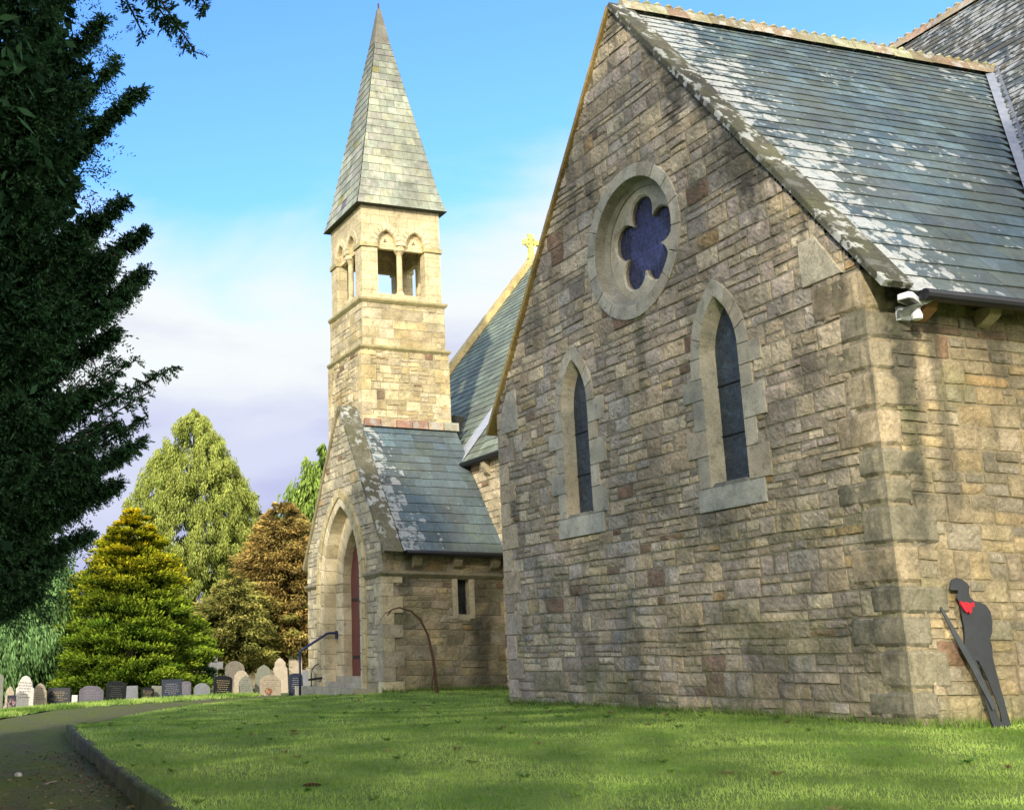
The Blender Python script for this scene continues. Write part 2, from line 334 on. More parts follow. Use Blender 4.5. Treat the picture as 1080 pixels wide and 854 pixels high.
# kerb
mb=MB(); kn=0
Ek=E_[E_[:,1]<11.3]
i=0
while i<len(Ek)-9:
    j=min(i+9,len(Ek)-1); a=Ek[i]; b=Ek[j]; d=(b-a)/np.linalg.norm(b-a); nn=np.array([-d[1],d[0]])
    if a[1]>-14:
        cc=mix((.06,.055,.04),(.045,.055,.022),R.random()); g=d*.006; jit=R.uniform(-.012,.012)
        n_=8; ring=[]
        for k in range(n_+1):
            q=a+g+(b-a-2*g)*k/n_; zt=h(q[0],q[1])+lift(min(NE-1,i+k))+.012+jit+n3(q[0]*5,q[1]*5,7)*.01; zb=h(q[0],q[1])-.1
            o1=q+nn*.05*1; o2=q-nn*.07
            ww=n3(q[0]*7,q[1]*7,2)*.008
            ring.append([mb.vert((*(o1+nn*ww),zb),cc),mb.vert((*(o1+nn*ww),zt-.02),cc),mb.vert((*(o1-nn*.018),zt),cc),mb.vert((*(o2),zt),cc),mb.vert((*o2,zb),cc)])
        for k in range(n_):
            for q in range(4): mb.f.append([ring[k][q],ring[k][q+1],ring[k+1][q+1],ring[k+1][q]])
        mb.f.append(ring[0]); mb.f.append(ring[-1][::-1])
    i=j
M_KERB=stone_material('mossy_kerb_stone',.9,green=.95)
tag(mb.build('kerb',M_KERB,fix=True),kind='structure')

# ------------------------------------------------------------------ masonry
RUB=[(.28,.225,.165),(.32,.26,.185),(.25,.205,.16),(.35,.285,.20),(.27,.225,.18),(.30,.235,.165),(.24,.20,.155),(.37,.31,.225),(.29,.25,.21),(.33,.26,.175),(.31,.25,.205)]
ACC=[(.19,.12,.08),(.28,.19,.10),(.16,.11,.08),(.31,.24,.14)]
TOW=[(.42,.34,.21),(.38,.31,.19),(.45,.37,.24),(.34,.275,.17),(.40,.31,.17),(.43,.36,.25),(.32,.265,.18)]
DRS=[(.33,.30,.235),(.36,.32,.25),(.29,.265,.21),(.37,.33,.255),(.32,.27,.20)]
def masonry(mb,F,u0,u1,v0,v1,inside,seed,pal,accent=.06,band=(.24,.4),wid=(.3,.75),cell=.06,proud=(0,.015),rough=.012,stain=None,mortar=(.20,.175,.13),mcell=.09,split=.42,relief_tone=10,core=None):
    rr=random.Random(seed)
    ox=rr.uniform(0,99)
    def warp(u,v): return (u+.012*n3(u*1.3+ox,v*1.3,1), v+.022*n3(u*.9+ox,v*1.1,5)+.01*n3(u*3,v*3+ox,2))
    def sc_(c,u,v):
        if stain:
            d,g=stain(u,v); c=mix(c,(.045,.043,.036),d); c=mix(c,(.10,.105,.04),g)
        return c
    def stone(a,b,c0,d0):
        if b-a<.05 or d0-c0<.04: return
        um=(a+b)/2; vm=(c0+d0)/2
        if not any(inside(*p) for p in ((a,c0),(b,c0),(a,d0),(b,d0),(um,vm))): return
        g=rr.uniform(.004,.009); bv=.014; base=rr.choice(pal)
        if rr.random()<accent: base=rr.choice(ACC)
        k=rr.uniform(.82,1.2); base=tuple(x*k for x in base); fc=rr.uniform(*proud); sx,sy,sz=rr.uniform(0,50),rr.uniform(0,50),rr.uniform(0,50)
        tu=rr.uniform(-.008,.008); tv=rr.uniform(-.008,.008)
        nu=max(1,int(round((b-a-2*(g+bv))/cell))); nv=max(1,int(round((d0-c0-2*(g+bv))/cell)))
        us=[a+g]+[a+g+bv+(b-a-2*g-2*bv)*i/nu for i in range(nu+1)]+[b-g]; vs=[c0+g]+[c0+g+bv+(d0-c0-2*g-2*bv)*i/nv for i in range(nv+1)]+[d0-g]
        NU,NV=len(us),len(vs); idx=[]
        for i,u in enumerate(us):
            row=[]
            for j,v in enumerate(vs):
                edge=i in(0,NU-1) or j in(0,NV-1); ed2=i in(1,NU-2) or j in(1,NV-2)
                if i in(0,NU-1) and j in(0,NV-1): uu_=u+(bv*.5 if i==0 else -bv*.5); vv_=v+(bv*.5 if j==0 else -bv*.5)
                else: uu_,vv_=u,v
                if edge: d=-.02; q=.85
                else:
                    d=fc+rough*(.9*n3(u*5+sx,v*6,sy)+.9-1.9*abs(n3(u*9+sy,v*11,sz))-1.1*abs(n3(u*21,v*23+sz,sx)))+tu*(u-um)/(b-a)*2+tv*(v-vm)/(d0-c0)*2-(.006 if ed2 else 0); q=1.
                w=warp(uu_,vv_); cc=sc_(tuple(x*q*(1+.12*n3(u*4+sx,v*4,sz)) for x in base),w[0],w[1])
                if not edge: cc=tuple(x*max(.55,min(1.22,1+(d-fc)*relief_tone)) for x in cc)  # tone follows the relief: hollows darker, high spots paler
                row.append(mb.vert(F(w[0],w[1],d),cc))
            idx.append(row)
        for i in range(NU-1):
            for j in range(NV-1):
                if inside((us[i]+us[i+1])/2,(vs[j]+vs[j+1])/2): mb.f.append([idx[i][j],idx[i+1][j],idx[i+1][j+1],idx[i][j+1]])
    v=v0
    while v<v1-.02:
        hb=min(rr.uniform(*band),v1-v); 
        if v1-v-hb<.1: hb=v1-v
        u=u0-rr.uniform(0,.3)
        while u<u1:
            w=rr.uniform(*wid)
            if rr.random()<split:
                w=rr.uniform(wid[0]*1.2,wid[1]*1.5); e=min(u+w,u1); s=rr.uniform(.36,.64)
                if e-u>.06:
                    for (a_,b_) in ((v,v+hb*s),(v+hb*s,v+hb)):
                        c1=max(u,u0)
                        if w>.42 and rr.random()<.75:
                            m=c1+(e-c1)*rr.uniform(.35,.65); stone(c1,m,a_,b_); stone(m,e,a_,b_)
                        else: stone(c1,e,a_,b_)
            else:
                e=min(u+w,u1); stone(max(u,u0),e,v,v+hb)
            u+=w
        v+=hb
    nu=int((u1-u0)/mcell)+1; nv=int((v1-v0)/mcell)+1; ix={}
    def vt(i,j):
        if (i,j) not in ix:
            u=u0+(u1-u0)*i/nu; vv=v0+(v1-v0)*j/nv; ix[(i,j)]=mb.vert(F(u,vv,-.009),sc_(mortar,u,vv))
        return ix[(i,j)]
    for i in range(nu):
        for j in range(nv):
            if (core or inside)(u0+(u1-u0)*(i+.5)/nu,v0+(v1-v0)*(j+.5)/nv): mb.f.append([vt(i,j),vt(i+1,j),vt(i+1,j+1),vt(i,j+1)])

# pointed arches
def in_arch(u,v,c,hw,b,s,Rr):
    if v<b: return False
    du=abs(u-c)
    if v<=s: return du<hw
    return (du+Rr-hw)**2+(v-s)**2<Rr*Rr
def apex(hw,Rr): return sqrt(Rr*Rr-(Rr-hw)**2)
def arc_side(c,hw,s,Rr,n,sgn):
    """points from springing to apex, on side sgn"""
    th=math.acos((Rr-hw)/Rr); return [(c+sgn*(Rr*cos(th*i/n)-(Rr-hw)),s+Rr*sin(th*i/n)) for i in range(n+1)]
def arch_outline(c,hw,b,s,Rr,n=10):
    L=arc_side(c,hw,s,Rr,n,-1); Q=arc_side(c,hw,s,Rr,n,1)[::-1]; return [(c-hw,b)]+L+Q[1:]+[(c+hw,b)]
def voussoirs(mb,F,c,hw,s,Rr,t,n,d0,d1,pal,rr,gap=.006,sub=3,bev=.006,clip=None):
    for sgn in (-1,1):
        I=arc_side(c,hw,s,Rr,n*sub,sgn)
        th=math.acos((Rr-hw)/Rr); tho=math.acos((Rr-hw)/(Rr+t)); O=[(c+sgn*((Rr+t)*cos(tho*i/(n*sub))-(Rr-hw)),s+(Rr+t)*sin(tho*i/(n*sub))) for i in range(n*sub+1)]
        for k in range(n):
            a=I[k*sub:(k+1)*sub+1]; b=O[k*sub:(k+1)*sub+1]
            f=lambda P,Q_,q:[(p[0]+(r_[0]-p[0])*0,p[1]) for p,r_ in zip(P,Q_)]
            poly=a+b[::-1]; cu=sum(p[0] for p in poly)/len(poly); cv=sum(p[1] for p in poly)/len(poly)
            L=sqrt((a[0][0]-a[-1][0])**2+(a[0][1]-a[-1][1])**2)
            dirv=((a[-1][0]-a[0][0])/L,(a[-1][1]-a[0][1])/L)
            a2=[(p[0]+dirv[0]*gap*(1-2*i/sub),p[1]+dirv[1]*gap*(1-2*i/sub)) for i,p in enumerate(a)]; b2=[(p[0]+dirv[0]*gap*(1-2*i/sub),p[1]+dirv[1]*gap*(1-2*i/sub)) for i,p in enumerate(b)]
            poly=a2+b2[::-1]
            if clip: poly=[clip(p) for p in poly]
            if sgn<0: poly=poly[::-1]
            k_=rr.uniform(.9,1.08); mb.prism(F,poly,d0,d1,tuple(x*k_ for x in rr.choice(pal)),bev)
def splay(mb,F,P,Q,dP,dQ,pal,rr,step=2,close=False):
    """reveal strip between outline P at depth dP and outline Q at depth dQ, coloured block by block"""
    n=len(P); c=rr.choice(pal)
    for i in range(n-1 if not close else n):
        j=(i+1)%n
        if i%step==0: k=rr.uniform(.88,1.06); c=tuple(x*k for x in rr.choice(pal))
        mb.face([F(*P[i],dP),F(*P[j],dP),F(*Q[j],dQ),F(*Q[i],dQ)],c)

# ------------------------------------------------------------------ slates
SLB=[(.135,.175,.19),(.15,.19,.20),(.145,.18,.175),(.12,.155,.175),(.165,.21,.225),(.15,.175,.155),(.13,.15,.16),(.175,.22,.225),(.155,.18,.175)]
SLG=[(.58,.54,.38),(.53,.50,.36),(.62,.56,.42),(.49,.47,.35),(.60,.53,.35),(.54,.47,.37)]
def slates(mb,O,U,W,N,u0f,u1f,length,expo,wid,pal,seed,lich=lambda u,v:.2,special=None,thick=.016):
    O,U,W,N=map(Vector,(O,U,W,N)); rr=random.Random(seed); v=0.; row=0
    P=lambda u,w,d:O+U*u+W*w+N*d
    while v<length:
        e=expo(v/length); e=min(e,length-v+.02); a0=u0f(v); a1=u1f(v); u=a0-(rr.uniform(0,1)*wid(v/length))
        while u<a1:
            w=wid(v/length)*rr.uniform(.75,1.3); a=max(u,a0); b=min(u+w,a1); u+=w
            if b-a<.02: continue
            # trim to sloping sides at the slate's top
            c=rr.choice(pal); k=rr.uniform(.78,1.25); c=tuple(x*k for x in c)
            if special:
                s=special((a+b)/2,v,rr)
                if s: c=s
            top=min(v+e*1.12,length+.02); ta=max(a,u0f(min(top,length))); tb=min(b,u1f(min(top,length)))
            if tb<ta: ta=tb=(ta+tb)/2
            g=.0035; l=lich((a+b)/2,v); dz=rr.uniform(0,.006); dv=rr.uniform(-.008,.008); dt=rr.uniform(-.004,.004)
            q=[P(a+g,v+dv,thick+dz+.006),P(b-g,v+dv+dt,thick+dz+.006),P(max(tb-g,ta),top,.001+dz*.3),P(ta+g if tb-ta>2*g else ta,top,.001+dz*.3)]
            i=[mb.vert(x,c,l) for x in q]; j=[mb.vert(P(a+g,v+dv,-.006),tuple(x*.5 for x in c),0),mb.vert(P(b-g,v+dv+dt,-.006),tuple(x*.5 for x in c),0)]
            mb.f.append(i); mb.f.append([j[0],j[1],i[1],i[0]]); mb.f.append([i[0],i[3],j[0]]); mb.f.append([j[1],i[2],i[1]])
        v+=e; row+=1
    n=24
    for k in range(n):
        a=length*k/n; b=length*(k+1)/n
        if u1f(a)-u0f(a)<.01: continue
        mb.face([P(u0f(a),a,-.012),P(u1f(a),a,-.012),P(max(u1f(b),u0f(b)+.001),b,-.012),P(u0f(b),b,-.012)],(.03,.03,.03))

# ================================================================== THE CHURCH
CH=empty('church',(0,0,0),'sandstone church with slate roofs, gabled wing, arched porch and belfry with spire','church')
L=10.22; EZ=5.92; AP=12.68; YC=L/2; SL=(AP-EZ)/YC       # gable wing facing -X
FX=lambda x0:(lambda u,v,d:(x0-d,u,v))                  # wall facing -X: u = y
FY=lambda y0:(lambda u,v,d:(u,y0-d,v))                  # wall facing -Y: u = x
F0=FX(0.); RC=(YC-.1,8.03)
LAN=[(2.97,.345),(7.20,.345)]; LB,LS,LR=3.42,5.50,1.05
def stain_g(u,v):
    d=0; g=0
    e=(EZ+SL*min(u,L-u))-v                               # depth below the coping
    fi=.25*n3(u*7,v*5,2)+.15*n3(u*17,v*15,4)
    if u<YC: d+=.85*sm(1.7,.1,e)*sm(-.1,.3,n3(u*1.6,v*.5,3)+.08+fi)
    d+=.45*sm(.1,.45,n3(u*2.2,v*.45,8)+fi)*sm(4,0,e)+.35*sm(.12,.4,n3(u*1.3,v*.8,28)+fi)
    x=abs(u-RC[0]+.02); 
    if v<6.7: d+=.5*sm(.22,.03,x)*sm(4.2,6.6,v); g+=.25*sm(.2,.03,x)*sm(5,6.6,v)
    for c,_ in LAN:
        if v<3.1: d+=.25*sm(.6,.2,abs(u-c))*sm(1.6,3.1,v)*sm(-.2,.4,n3(u*3,v*.6,1))
    d+=.35*sm(.25,.6,n3(u*.5,v*.9,17)); g+=.45*sm(.9,0,v)*sm(-.2,.3,n3(u*2,v*2,5))
    g+=.3*sm(1.2,0.,u)*sm(6,2,v)+.42*sm(-.05,.4,n3(u*.8,v*1.3,31)+fi)*sm(4.5,1.5,v)
    return min(d,.85),min(g,.6)
def st_gable(u,v): return in_gable(u,v) and not ((u<.33 or u>L-.33) and v<EZ+.02)
def in_gable(u,v):
    if v>EZ+SL*min(u,L-u)+.02: return False
    if (u-RC[0])**2+(v-RC[1])**2<1.30**2: return False
    for c,hw in LAN:
        if in_arch(u,v,c,hw+.32,LB-.12,LS,LR+.32): return False
    return True
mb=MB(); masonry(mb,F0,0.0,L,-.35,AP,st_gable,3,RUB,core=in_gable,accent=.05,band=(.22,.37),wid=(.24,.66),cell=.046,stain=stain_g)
mb.build('gable_wall',M_RUB,CH,smooth=False)
# side wall facing -Y, right of the corner
def stain_s(u,v):
    d=1.1*sm(.30,.05,abs(u-.50-.12*n3(0,v*.9,2)-.14*n3(u*6,v*5,1)))*sm(1.2,3.4,v)*(.75+.5*n3(u*4,v*6,9))
    d+=.6*sm(4.6,5.8,v)*sm(0,.4,n3(u*2.5,v,3)+.2)+.65*sm(.12,.4,n3(u*3.2,v*.5,41)+.12*n3(u*9,v*7,4))*sm(.5,3.5,v); g=.5*sm(.6,0,v)+.35*sm(.1,.5,n3(u*1.1,v*1.1,12))
    return min(d,.88),min(g,.6)
WARM=[(.24,.195,.125),(.22,.18,.12),(.27,.215,.14),(.20,.17,.12),(.19,.165,.125),(.26,.21,.15),(.22,.19,.145),(.29,.22,.13)]
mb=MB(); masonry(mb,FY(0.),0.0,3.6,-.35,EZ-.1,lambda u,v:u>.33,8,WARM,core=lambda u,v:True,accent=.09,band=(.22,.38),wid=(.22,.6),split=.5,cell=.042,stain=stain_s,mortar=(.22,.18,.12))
mb.build('side_wall',M_RUB,CH)
# quoins at the near corner, wrapping both faces
mb=MB(); z=-.3; rr=random.Random(4); k=0
while z<EZ-.02:
    hq=rr.uniform(.34,.54); hq=min(hq,EZ-z)
    if EZ-z-hq<.2: hq=EZ-z
    a,b=((rr.uniform(.72,.95),rr.uniform(.36,.46)) if k%2 else (rr.uniform(.42,.5),rr.uniform(.6,.8)))
    c=rr.choice([(.16,.14,.105),(.20,.17,.12),(.15,.135,.10),(.23,.19,.13),(.18,.16,.115),(.25,.20,.135)]); g=.004
    
    # L-shaped outer skin, grid with rock-faced noise and a drafted corner margin
    nz_=max(3,int(hq/.06)); path=[]
    na=int(a/.06); nb_=int(b/.06)
    for i in range(na+1): path.append(('x',a-a*i/na))
    for i in range(1,nb_+1): path.append(('y',b*i/nb_))
    nP=len(path); rows=[]
    for j in range(nz_+1):
        zz=z+g+(hq-2*g)*j/nz_; row=[]
        for i,(w,s_) in enumerate(path):
            e=(i in(0,nP-1)) or j in(0,nz_); m=s_<.075
            d=.016+(0 if m else .016*(n3(s_*5+k,zz*5,k*3.1)+.6-1.4*abs(n3(s_*9,zz*9,k)))+.006)
            if e: d=-.018
            if m and not e: d=.006
            cc=tuple(q*(.8 if e else (1.1 if m else 1.))*(1+.15*n3(s_*4,zz*4,k)) for q in c)
            st=stain_s(s_,zz)[0] if w=='y' else .6*sm(-.05,.4,n3(s_*3,zz*1.5,6)+.2*n3(s_*11,zz*9,6)); cc=mix(cc,(.035,.036,.028),min(.85,st)); 
            if s_<1e-6: p=(-d,-d,zz)
            else: p=(-d,s_,zz) if w=='x' else (s_,-d,zz)
            row.append(mb.vert(p,cc))
        rows.append(row)
    for j in range(nz_):
        for i in range(nP-1): mb.f.append([rows[j][i],rows[j][i+1],rows[j+1][i+1],rows[j+1][i]])
    z+=hq; k+=1
mb.build('quoins',M_RUB,CH)
# left edge quoins (far corner) - small return
mb=MB(); z=-.3; k=0
while z<EZ:
    hq=min(rr.uniform(.34,.5),EZ-z); a=(.62,.36)[k%2]; c=rr.choice(RUB); k+=1
    mb.prism(F0,[(L-a,z+.006),(L+.02,z+.006),(L+.02,z+hq-.006),(L-a,z+hq-.006)],-.03,.02,c,.012); z+=hq
mb.build('far_quoins',M_RUB,CH); mb=MB(); mb.prism(F0,[(.28,5.95),(1.05,5.95),(1.05,6.62),(.72,6.62)],-.03,.032,(.30,.27,.21),.01); mb.build('patch_stone',M_RUB,CH); mb=MB()
mb.prism(F0,[(9.35,5.45),(10.1,5.45),(10.0,5.95),(9.75,6.3),(9.4,6.3)],-.03,.03,(.26,.24,.2),.01)
mb.build('patch_stone',M_RUB,CH)
mb=MB(); mb.box((0.0,L-.02,-.3),(4,L+.0,EZ),(.22,.2,.16)); mb.build('rear_wall',M_RUB,CH)

# lancet windows
for c,hw in LAN:
    rr=random.Random(int(c*10)); ho=.445; Ro=LR+(ho-hw)
    w=MB()
    # head voussoirs
    voussoirs(w,F0,c,ho,LS,Ro,.235,4,-.05,.028,DRS,rr)
    z=LB+.0; k=rr.randrange(2)
    zs=[LB]; 
    while zs[-1]<LS-.25: zs.append(zs[-1]+rr.uniform(.30,.52))
    zs[-1]=LS
    for a_,b_ in zip(zs[:-1],zs[1:]):
        for sg in (-1,1):
            ww=(.27,.50)[(k+(sg>0))%2]*rr.uniform(.95,1.05); u_=[c+sg*ho,c+sg*(ho+ww)]; u_.sort()
            kk=rr.uniform(.86,1.08); col=tuple(x*kk for x in rr.choice(DRS))
            w.prism(F0,[(u_[0],a_+.005),(u_[1],a_+.005),(u_[1],b_-.005),(u_[0],b_-.005)],-.05,.026+rr.uniform(0,.004),col,.006)
        k+=1
    so=w.build('window_surround',M_DRS,CH); so['label']='pale dressed stone lancet surround'
    # splayed reveal
    s_=MB(); P=arch_outline(c,ho,LB,LS,Ro,8); Q=arch_outline(c,hw,LB+.06,LS,LR,8); PP=[(c-ho,LB+ (LS-LB)*i/4) for i in range(4)]+P[1:-1]+[(c+ho,LB+(LS-LB)*i/4) for i in (3,2,1,0)]
    QQ=[(c-hw,LB+.06+(LS-LB-.06)*i/4) for i in range(4)]+Q[1:-1]+[(c+hw,LB+.06+(LS-LB-.06)*i/4) for i in (3,2,1,0)]
    splay(s_,F0,PP,QQ,.02,-.20,DRS,rr,2); s_.face([F0(c-ho,LB,.02),F0(c+ho,LB,.02),F0(c+hw,LB+.06,-.20),F0(c-hw,LB+.06,-.20)],(.2,.19,.16)); s_.build('reveal',M_DRS,so)
    g=MB(); g.face([F0(*p,-.192) for p in Q],(.1,.1,.1)); g.build('pane',M_LANC,so)
    for zz in (LB+.8,LB+1.6): g=MB(); g.tube([F0(c-hw,zz,-.18),F0(c+hw,zz,-.18)],.011,6,(.02,.02,.02)); g.build('saddle_bar',M_GUT,so)
    g=MB(); q=[(c-.77,LB-.36),(c+.77,LB-.36),(c+.77,LB-.005),(c-.77,LB-.005)]; g.prism(F0,q,-.05,.035,(.29,.28,.24),.008)
    g.prism(F0,[(c-.44,LB-.004),(c+.44,LB-.004),(c+.36,LB+.055),(c-.36,LB+.055)],-.2,.03,(.16,.155,.13),.01); g.build('sill',M_DRS,so)
# rose window
rr=random.Random(9); n=18; ro,ri,rp=1.40,1.16,1.05
w=MB()
for k in range(n):
    a0=2*pi*k/n+.006+.1; a1=2*pi*(k+1)/n-.006+.1; A=[a0+(a1-a0)*i/4 for i in range(5)]
    poly=[(RC[0]+ro*cos(a),RC[1]+ro*sin(a)) for a in A]+[(RC[0]+ri*cos(a),RC[1]+ri*sin(a)) for a in A[::-1]]
    kk=rr.uniform(.9,1.08); w.prism(F0,poly,-.05,.03,tuple(x*kk for x in rr.choice(DRS)),.006)
ro_=w.build('rose_window',M_DRS,CH,fix=True); ro_['label']='round stone surround with five-lobed blue glass'
s_=MB()
def circ(r,n=72): return [(RC[0]+r*cos(2*pi*i/n+.1),RC[1]+r*sin(2*pi*i/n+.1)) for i in range(n)]
splay(s_,F0,circ(ri),circ(ri-.03),.02,-.17,[(.25,.23,.19),(.28,.26,.21)],rr,4,True); splay(s_,F0,circ(ri-.03),circ(rp-.02),-.17,-.21,[(.26,.24,.2)],rr,4,True); splay(s_,F0,circ(rp-.02),circ(rp-.02),-.21,-.34,[(.22,.2,.16)],rr,4,True)
s_.build('reveal',M_DRS,ro_)
def rfoil(a):
    best=.46
    for k in range(5):
        t=radians(90+72*k); d=.57; r=.335; q=a-t; b=d*cos(q); disc=r*r-(d*sin(q))**2
        if disc>0 and b>0: best=max(best,b+sqrt(disc))
    return best
s_=MB(); N_=180; A=[2*pi*i/N_+.01 for i in range(N_)]; inn=[(RC[0]+rfoil(a)*cos(a),RC[1]+rfoil(a)*sin(a)) for a in A]; out=[(RC[0]+(rp-.01)*cos(a),RC[1]+(rp-.01)*sin(a)) for a in A]
ch=[(RC[0]+(p[0]-RC[0])*.955,RC[1]+(p[1]-RC[1])*.955) for p in inn]
splay(s_,F0,out,inn,-.235,-.235,[(.36,.32,.24)],rr,400,True); splay(s_,F0,inn,ch,-.235,-.27,[(.38,.34,.26)],rr,400,True); splay(s_,F0,ch,ch,-.27,-.34,[(.2,.17,.13)],rr,400,True)
s_.build('tracery',M_DRS,ro_)
g=MB(); g.face([F0(RC[0]+.9*cos(2*pi*i/40),RC[1]+.9*sin(2*pi*i/40),-.33) for i in range(40)],(.1,.1,.1)); g.build('pane',M_ROSE,ro_)
g=MB()   # wire guard over the glass
for i in range(-9,10):
    o=i*.095; w_=sqrt(max(0,.78**2-o*o))
    if w_>.1:
        g.tube([F0(RC[0]+o-w_*.0,RC[1]-w_,-.30),F0(RC[0]+o,RC[1]+w_,-.30)],.0035,4,(.02,.02,.02)); g.tube([F0(RC[0]-w_,RC[1]+o,-.30),F0(RC[0]+w_,RC[1]+o,-.30)],.0035,4,(.02,.02,.02))
g.build('wire_guard',M_GUT,ro_)

# coping stones of the near gable
def coping(mb,yA,zA,yB,zB,x0,x1,n,th,c0,c1,rr,over=.0,lf=.35):
    """stones along the slope from (yA,zA) low to (yB,zB) high"""
    for i in range(n):
        a=i/n; b=(i+1)/n; y0,y1=yA+(yB-yA)*a,yA+(yB-yA)*b; z0,z1=zA+(zB-zA)*a,zA+(zB-zA)*b
        Ln=sqrt((y1-y0)**2+(z1-z0)**2); ny,nz=-(z1-z0)/Ln,(y1-y0)/Ln
        if nz<0: ny,nz=-ny,-nz
        g=.004; ey,ez=(y1-y0)/Ln*g,(z1-z0)/Ln*g; c=mix(c0,c1,rr.random()); jt=rr.uniform(-.006,.006)
        q=[(y0+ey,z0+ez),(y1-ey,z1-ez)]; X0,X1=x0+jt,x1+jt
        T=[(X0+.012,q[0][0]+ny*th,q[0][1]+nz*th),(X1,q[0][0]+ny*(th*.85),q[0][1]+nz*(th*.85)),(X1,q[1][0]+ny*(th*.85),q[1][1]+nz*(th*.85)),(X0+.012,q[1][0]+ny*th,q[1][1]+nz*th)]
        S=[(X0,q[0][0]+ny*(th-.015),q[0][1]+nz*(th-.015)),(X0,q[1][0]+ny*(th-.015),q[1][1]+nz*(th-.015))]
        B=[(X0,q[0][0]-ny*.03,q[0][1]-nz*.03),(X1,q[0][0]-ny*.03,q[0][1]-nz*.03),(X1,q[1][0]-ny*.03,q[1][1]-nz*.03),(X0,q[1][0]-ny*.03,q[1][1]-nz*.03)]
        for f_ in (T,[T[0],T[3],S[1],S[0]],[S[0],S[1],B[3],B[0]],[T[1],B[1],B[2],T[2]],[B[0],B[3],B[2],B[1]],[T[0],S[0],B[0],B[1],T[1]],[T[3],T[2],B[2],B[3],S[1]]): mb.face(f_,c,0)
rr=random.Random(21)
RZ0=EZ+.06; CS=(12.86-RZ0+0.0)
mb=MB(); coping(mb,-.42,EZ-.36,YC,AP+.06,-.07,.40,9,.07,(.05,.048,.038),(.075,.07,.05),rr)
cp=mb.build('near_coping',M_COP,CH); cp['label']='dark mossy coping stones with white lichen'
mb=MB(); coping(mb,L+.42,EZ-.36,YC,AP+.06,-.07,.40,9,.07,(.22,.15,.05),(.28,.20,.08),rr); mb.build('far_coping',M_COPY,CH)
# transept roof (near slope), clipped by the nave roof
NX,NZ,NS=3.4,6.4,1.27
def nave_x(z): return 4.0+(z-6.65)/1.22
s_v=Vector((0,YC+.42,(AP+.02)-(EZ-.42))).normalized(); slen=sqrt((YC+.42)**2+((AP+.02)-(EZ-.42))**2)
nn_=Vector((0,-s_v.z,s_v.y))
LV=lambda v: (EZ-.42)+s_v.z*v
def lich_t(u,v):
    t=v/slen; near=sm(2.3,0.2,u) if u<3 else 0
    return .09+.62*near*(1.+.5*n3(u*1.5,v*.8,3))+.30*sm(.05,.4,n3(u*.45,v*.6,7))+.1*sm(.9,1.,t)
mb=MB(); slates(mb,(.38,-.42,EZ-.42),(1,0,0),s_v,nn_,lambda v:0.,lambda v:max(.3,nave_x(LV(v))-.44),slen,lambda t:.40-.20*t,lambda t:.62-.3*t,SLB,31,lich_t)
rt=mb.build('wing_roof',M_SLATE,CH)
# far slope (plain continuation, seen only from elsewhere)
mb=MB(); s_2=Vector((0,-s_v.y,s_v.z)); slates(mb,(.44,L+.42,EZ-.42),(1,0,0),s_2,Vector((0,s_v.z,s_v.y)),lambda v:0.,lambda v:max(.3,nave_x(LV(v))-.44),slen,lambda t:.5-.2*t,lambda t:.9,SLB,32)
mb.build('wing_roof',M_SLATE,CH)
vl=MB(); q0=None
for i in range(12):
    v_=slen*i/11; z_=LV(v_)+.03; x_=nave_x(z_); p=(x_-.14,-.42+s_v.y*v_-.02,z_+.02); q=(x_+.02,-.42+s_v.y*v_-.1,z_+.03); r__=(x_+.06,-.42+s_v.y*v_-.16,z_+.02+.06*1.22+.035)
    if q0: vl.face([q0[0],q0[1],q,p],(.6,.6,.6)); vl.face([q0[1],q0[2],r__,q],(.6,.6,.6))
    q0=(p,q,r__)
vl.build('valley_lead',simple('weathered_lead',(.24,.26,.29),.6,0,(8,.4),.3),CH,fix=True)
# ridge tiles
def ridge(mb,p0,p1,n,seed,c0,c1,rad=.17,drop=.2,crest=True):
    rr=random.Random(seed); p0=Vector(p0); p1=Vector(p1); d=(p1-p0)/n; t=d.normalized(); s=t.cross(Vector((0,0,1))).normalized()
    for i in range(n):
        a=p0+d*i+t*.006; b=p0+d*(i+1)-t*.006; c=mix(c0,c1,rr.random()); k=rr.uniform(.8,1.2); c=tuple(x*k for x in c); up=rr.uniform(-.012,.012)
        prof=[(-rad,-drop),(-rad*.35,.03),(0,.075),(rad*.35,.03),(rad,-drop)]
        A=[a+s*x+Vector((0,0,z+up)) for x,z in prof]; B=[b+s*x+Vector((0,0,z+up)) for x,z in prof]
        for q in range(4): mb.face([A[q],B[q],B[q+1],A[q+1]],c)
        mb.face(A[::-1],c); mb.face(B,c)
        if crest:
            for w in (.25,.75):
                q=a+(b-a)*w+Vector((0,0,.075+up)); mb.tube([q-t*.085,q+Vector((0,0,.02)),q+t*.085],[.022,.05,.022],6,mix(c,(.26,.25,.12),.6))
rz=AP+.16
mb=MB(); ridge(mb,(.2,YC,rz),(nave_x(rz)+.2,YC,rz),19,5,(.19,.125,.09),(.24,.235,.15)); mb.build('ridge_tiles',M_RIDGE,CH)
# gutter + brackets
mb=MB(); mb.tube([(.52,-.50,EZ-.46),(3.9,-.50,EZ-.46)],.075,10,(.02,.02,.02)); mb.box((.50,-.47,EZ-.52),(3.9,-.40,EZ-.40)); mb.build('gutter',M_GUT,CH)
for x,c in ((.86,(.33,.17,.09)),(1.93,(.25,.21,.14)),(3.1,(.25,.21,.14))):
    mb=MB(); FF=lambda u,v,d:(x-.11+d,-u,v); mb.prism(FF,[(.02,5.24),(.12,5.27),(.27,5.36),(.30,5.47),(.02,5.47)],0,.20,c,.0,True); mb.build('corbel',M_DRS,CH,fix=True)

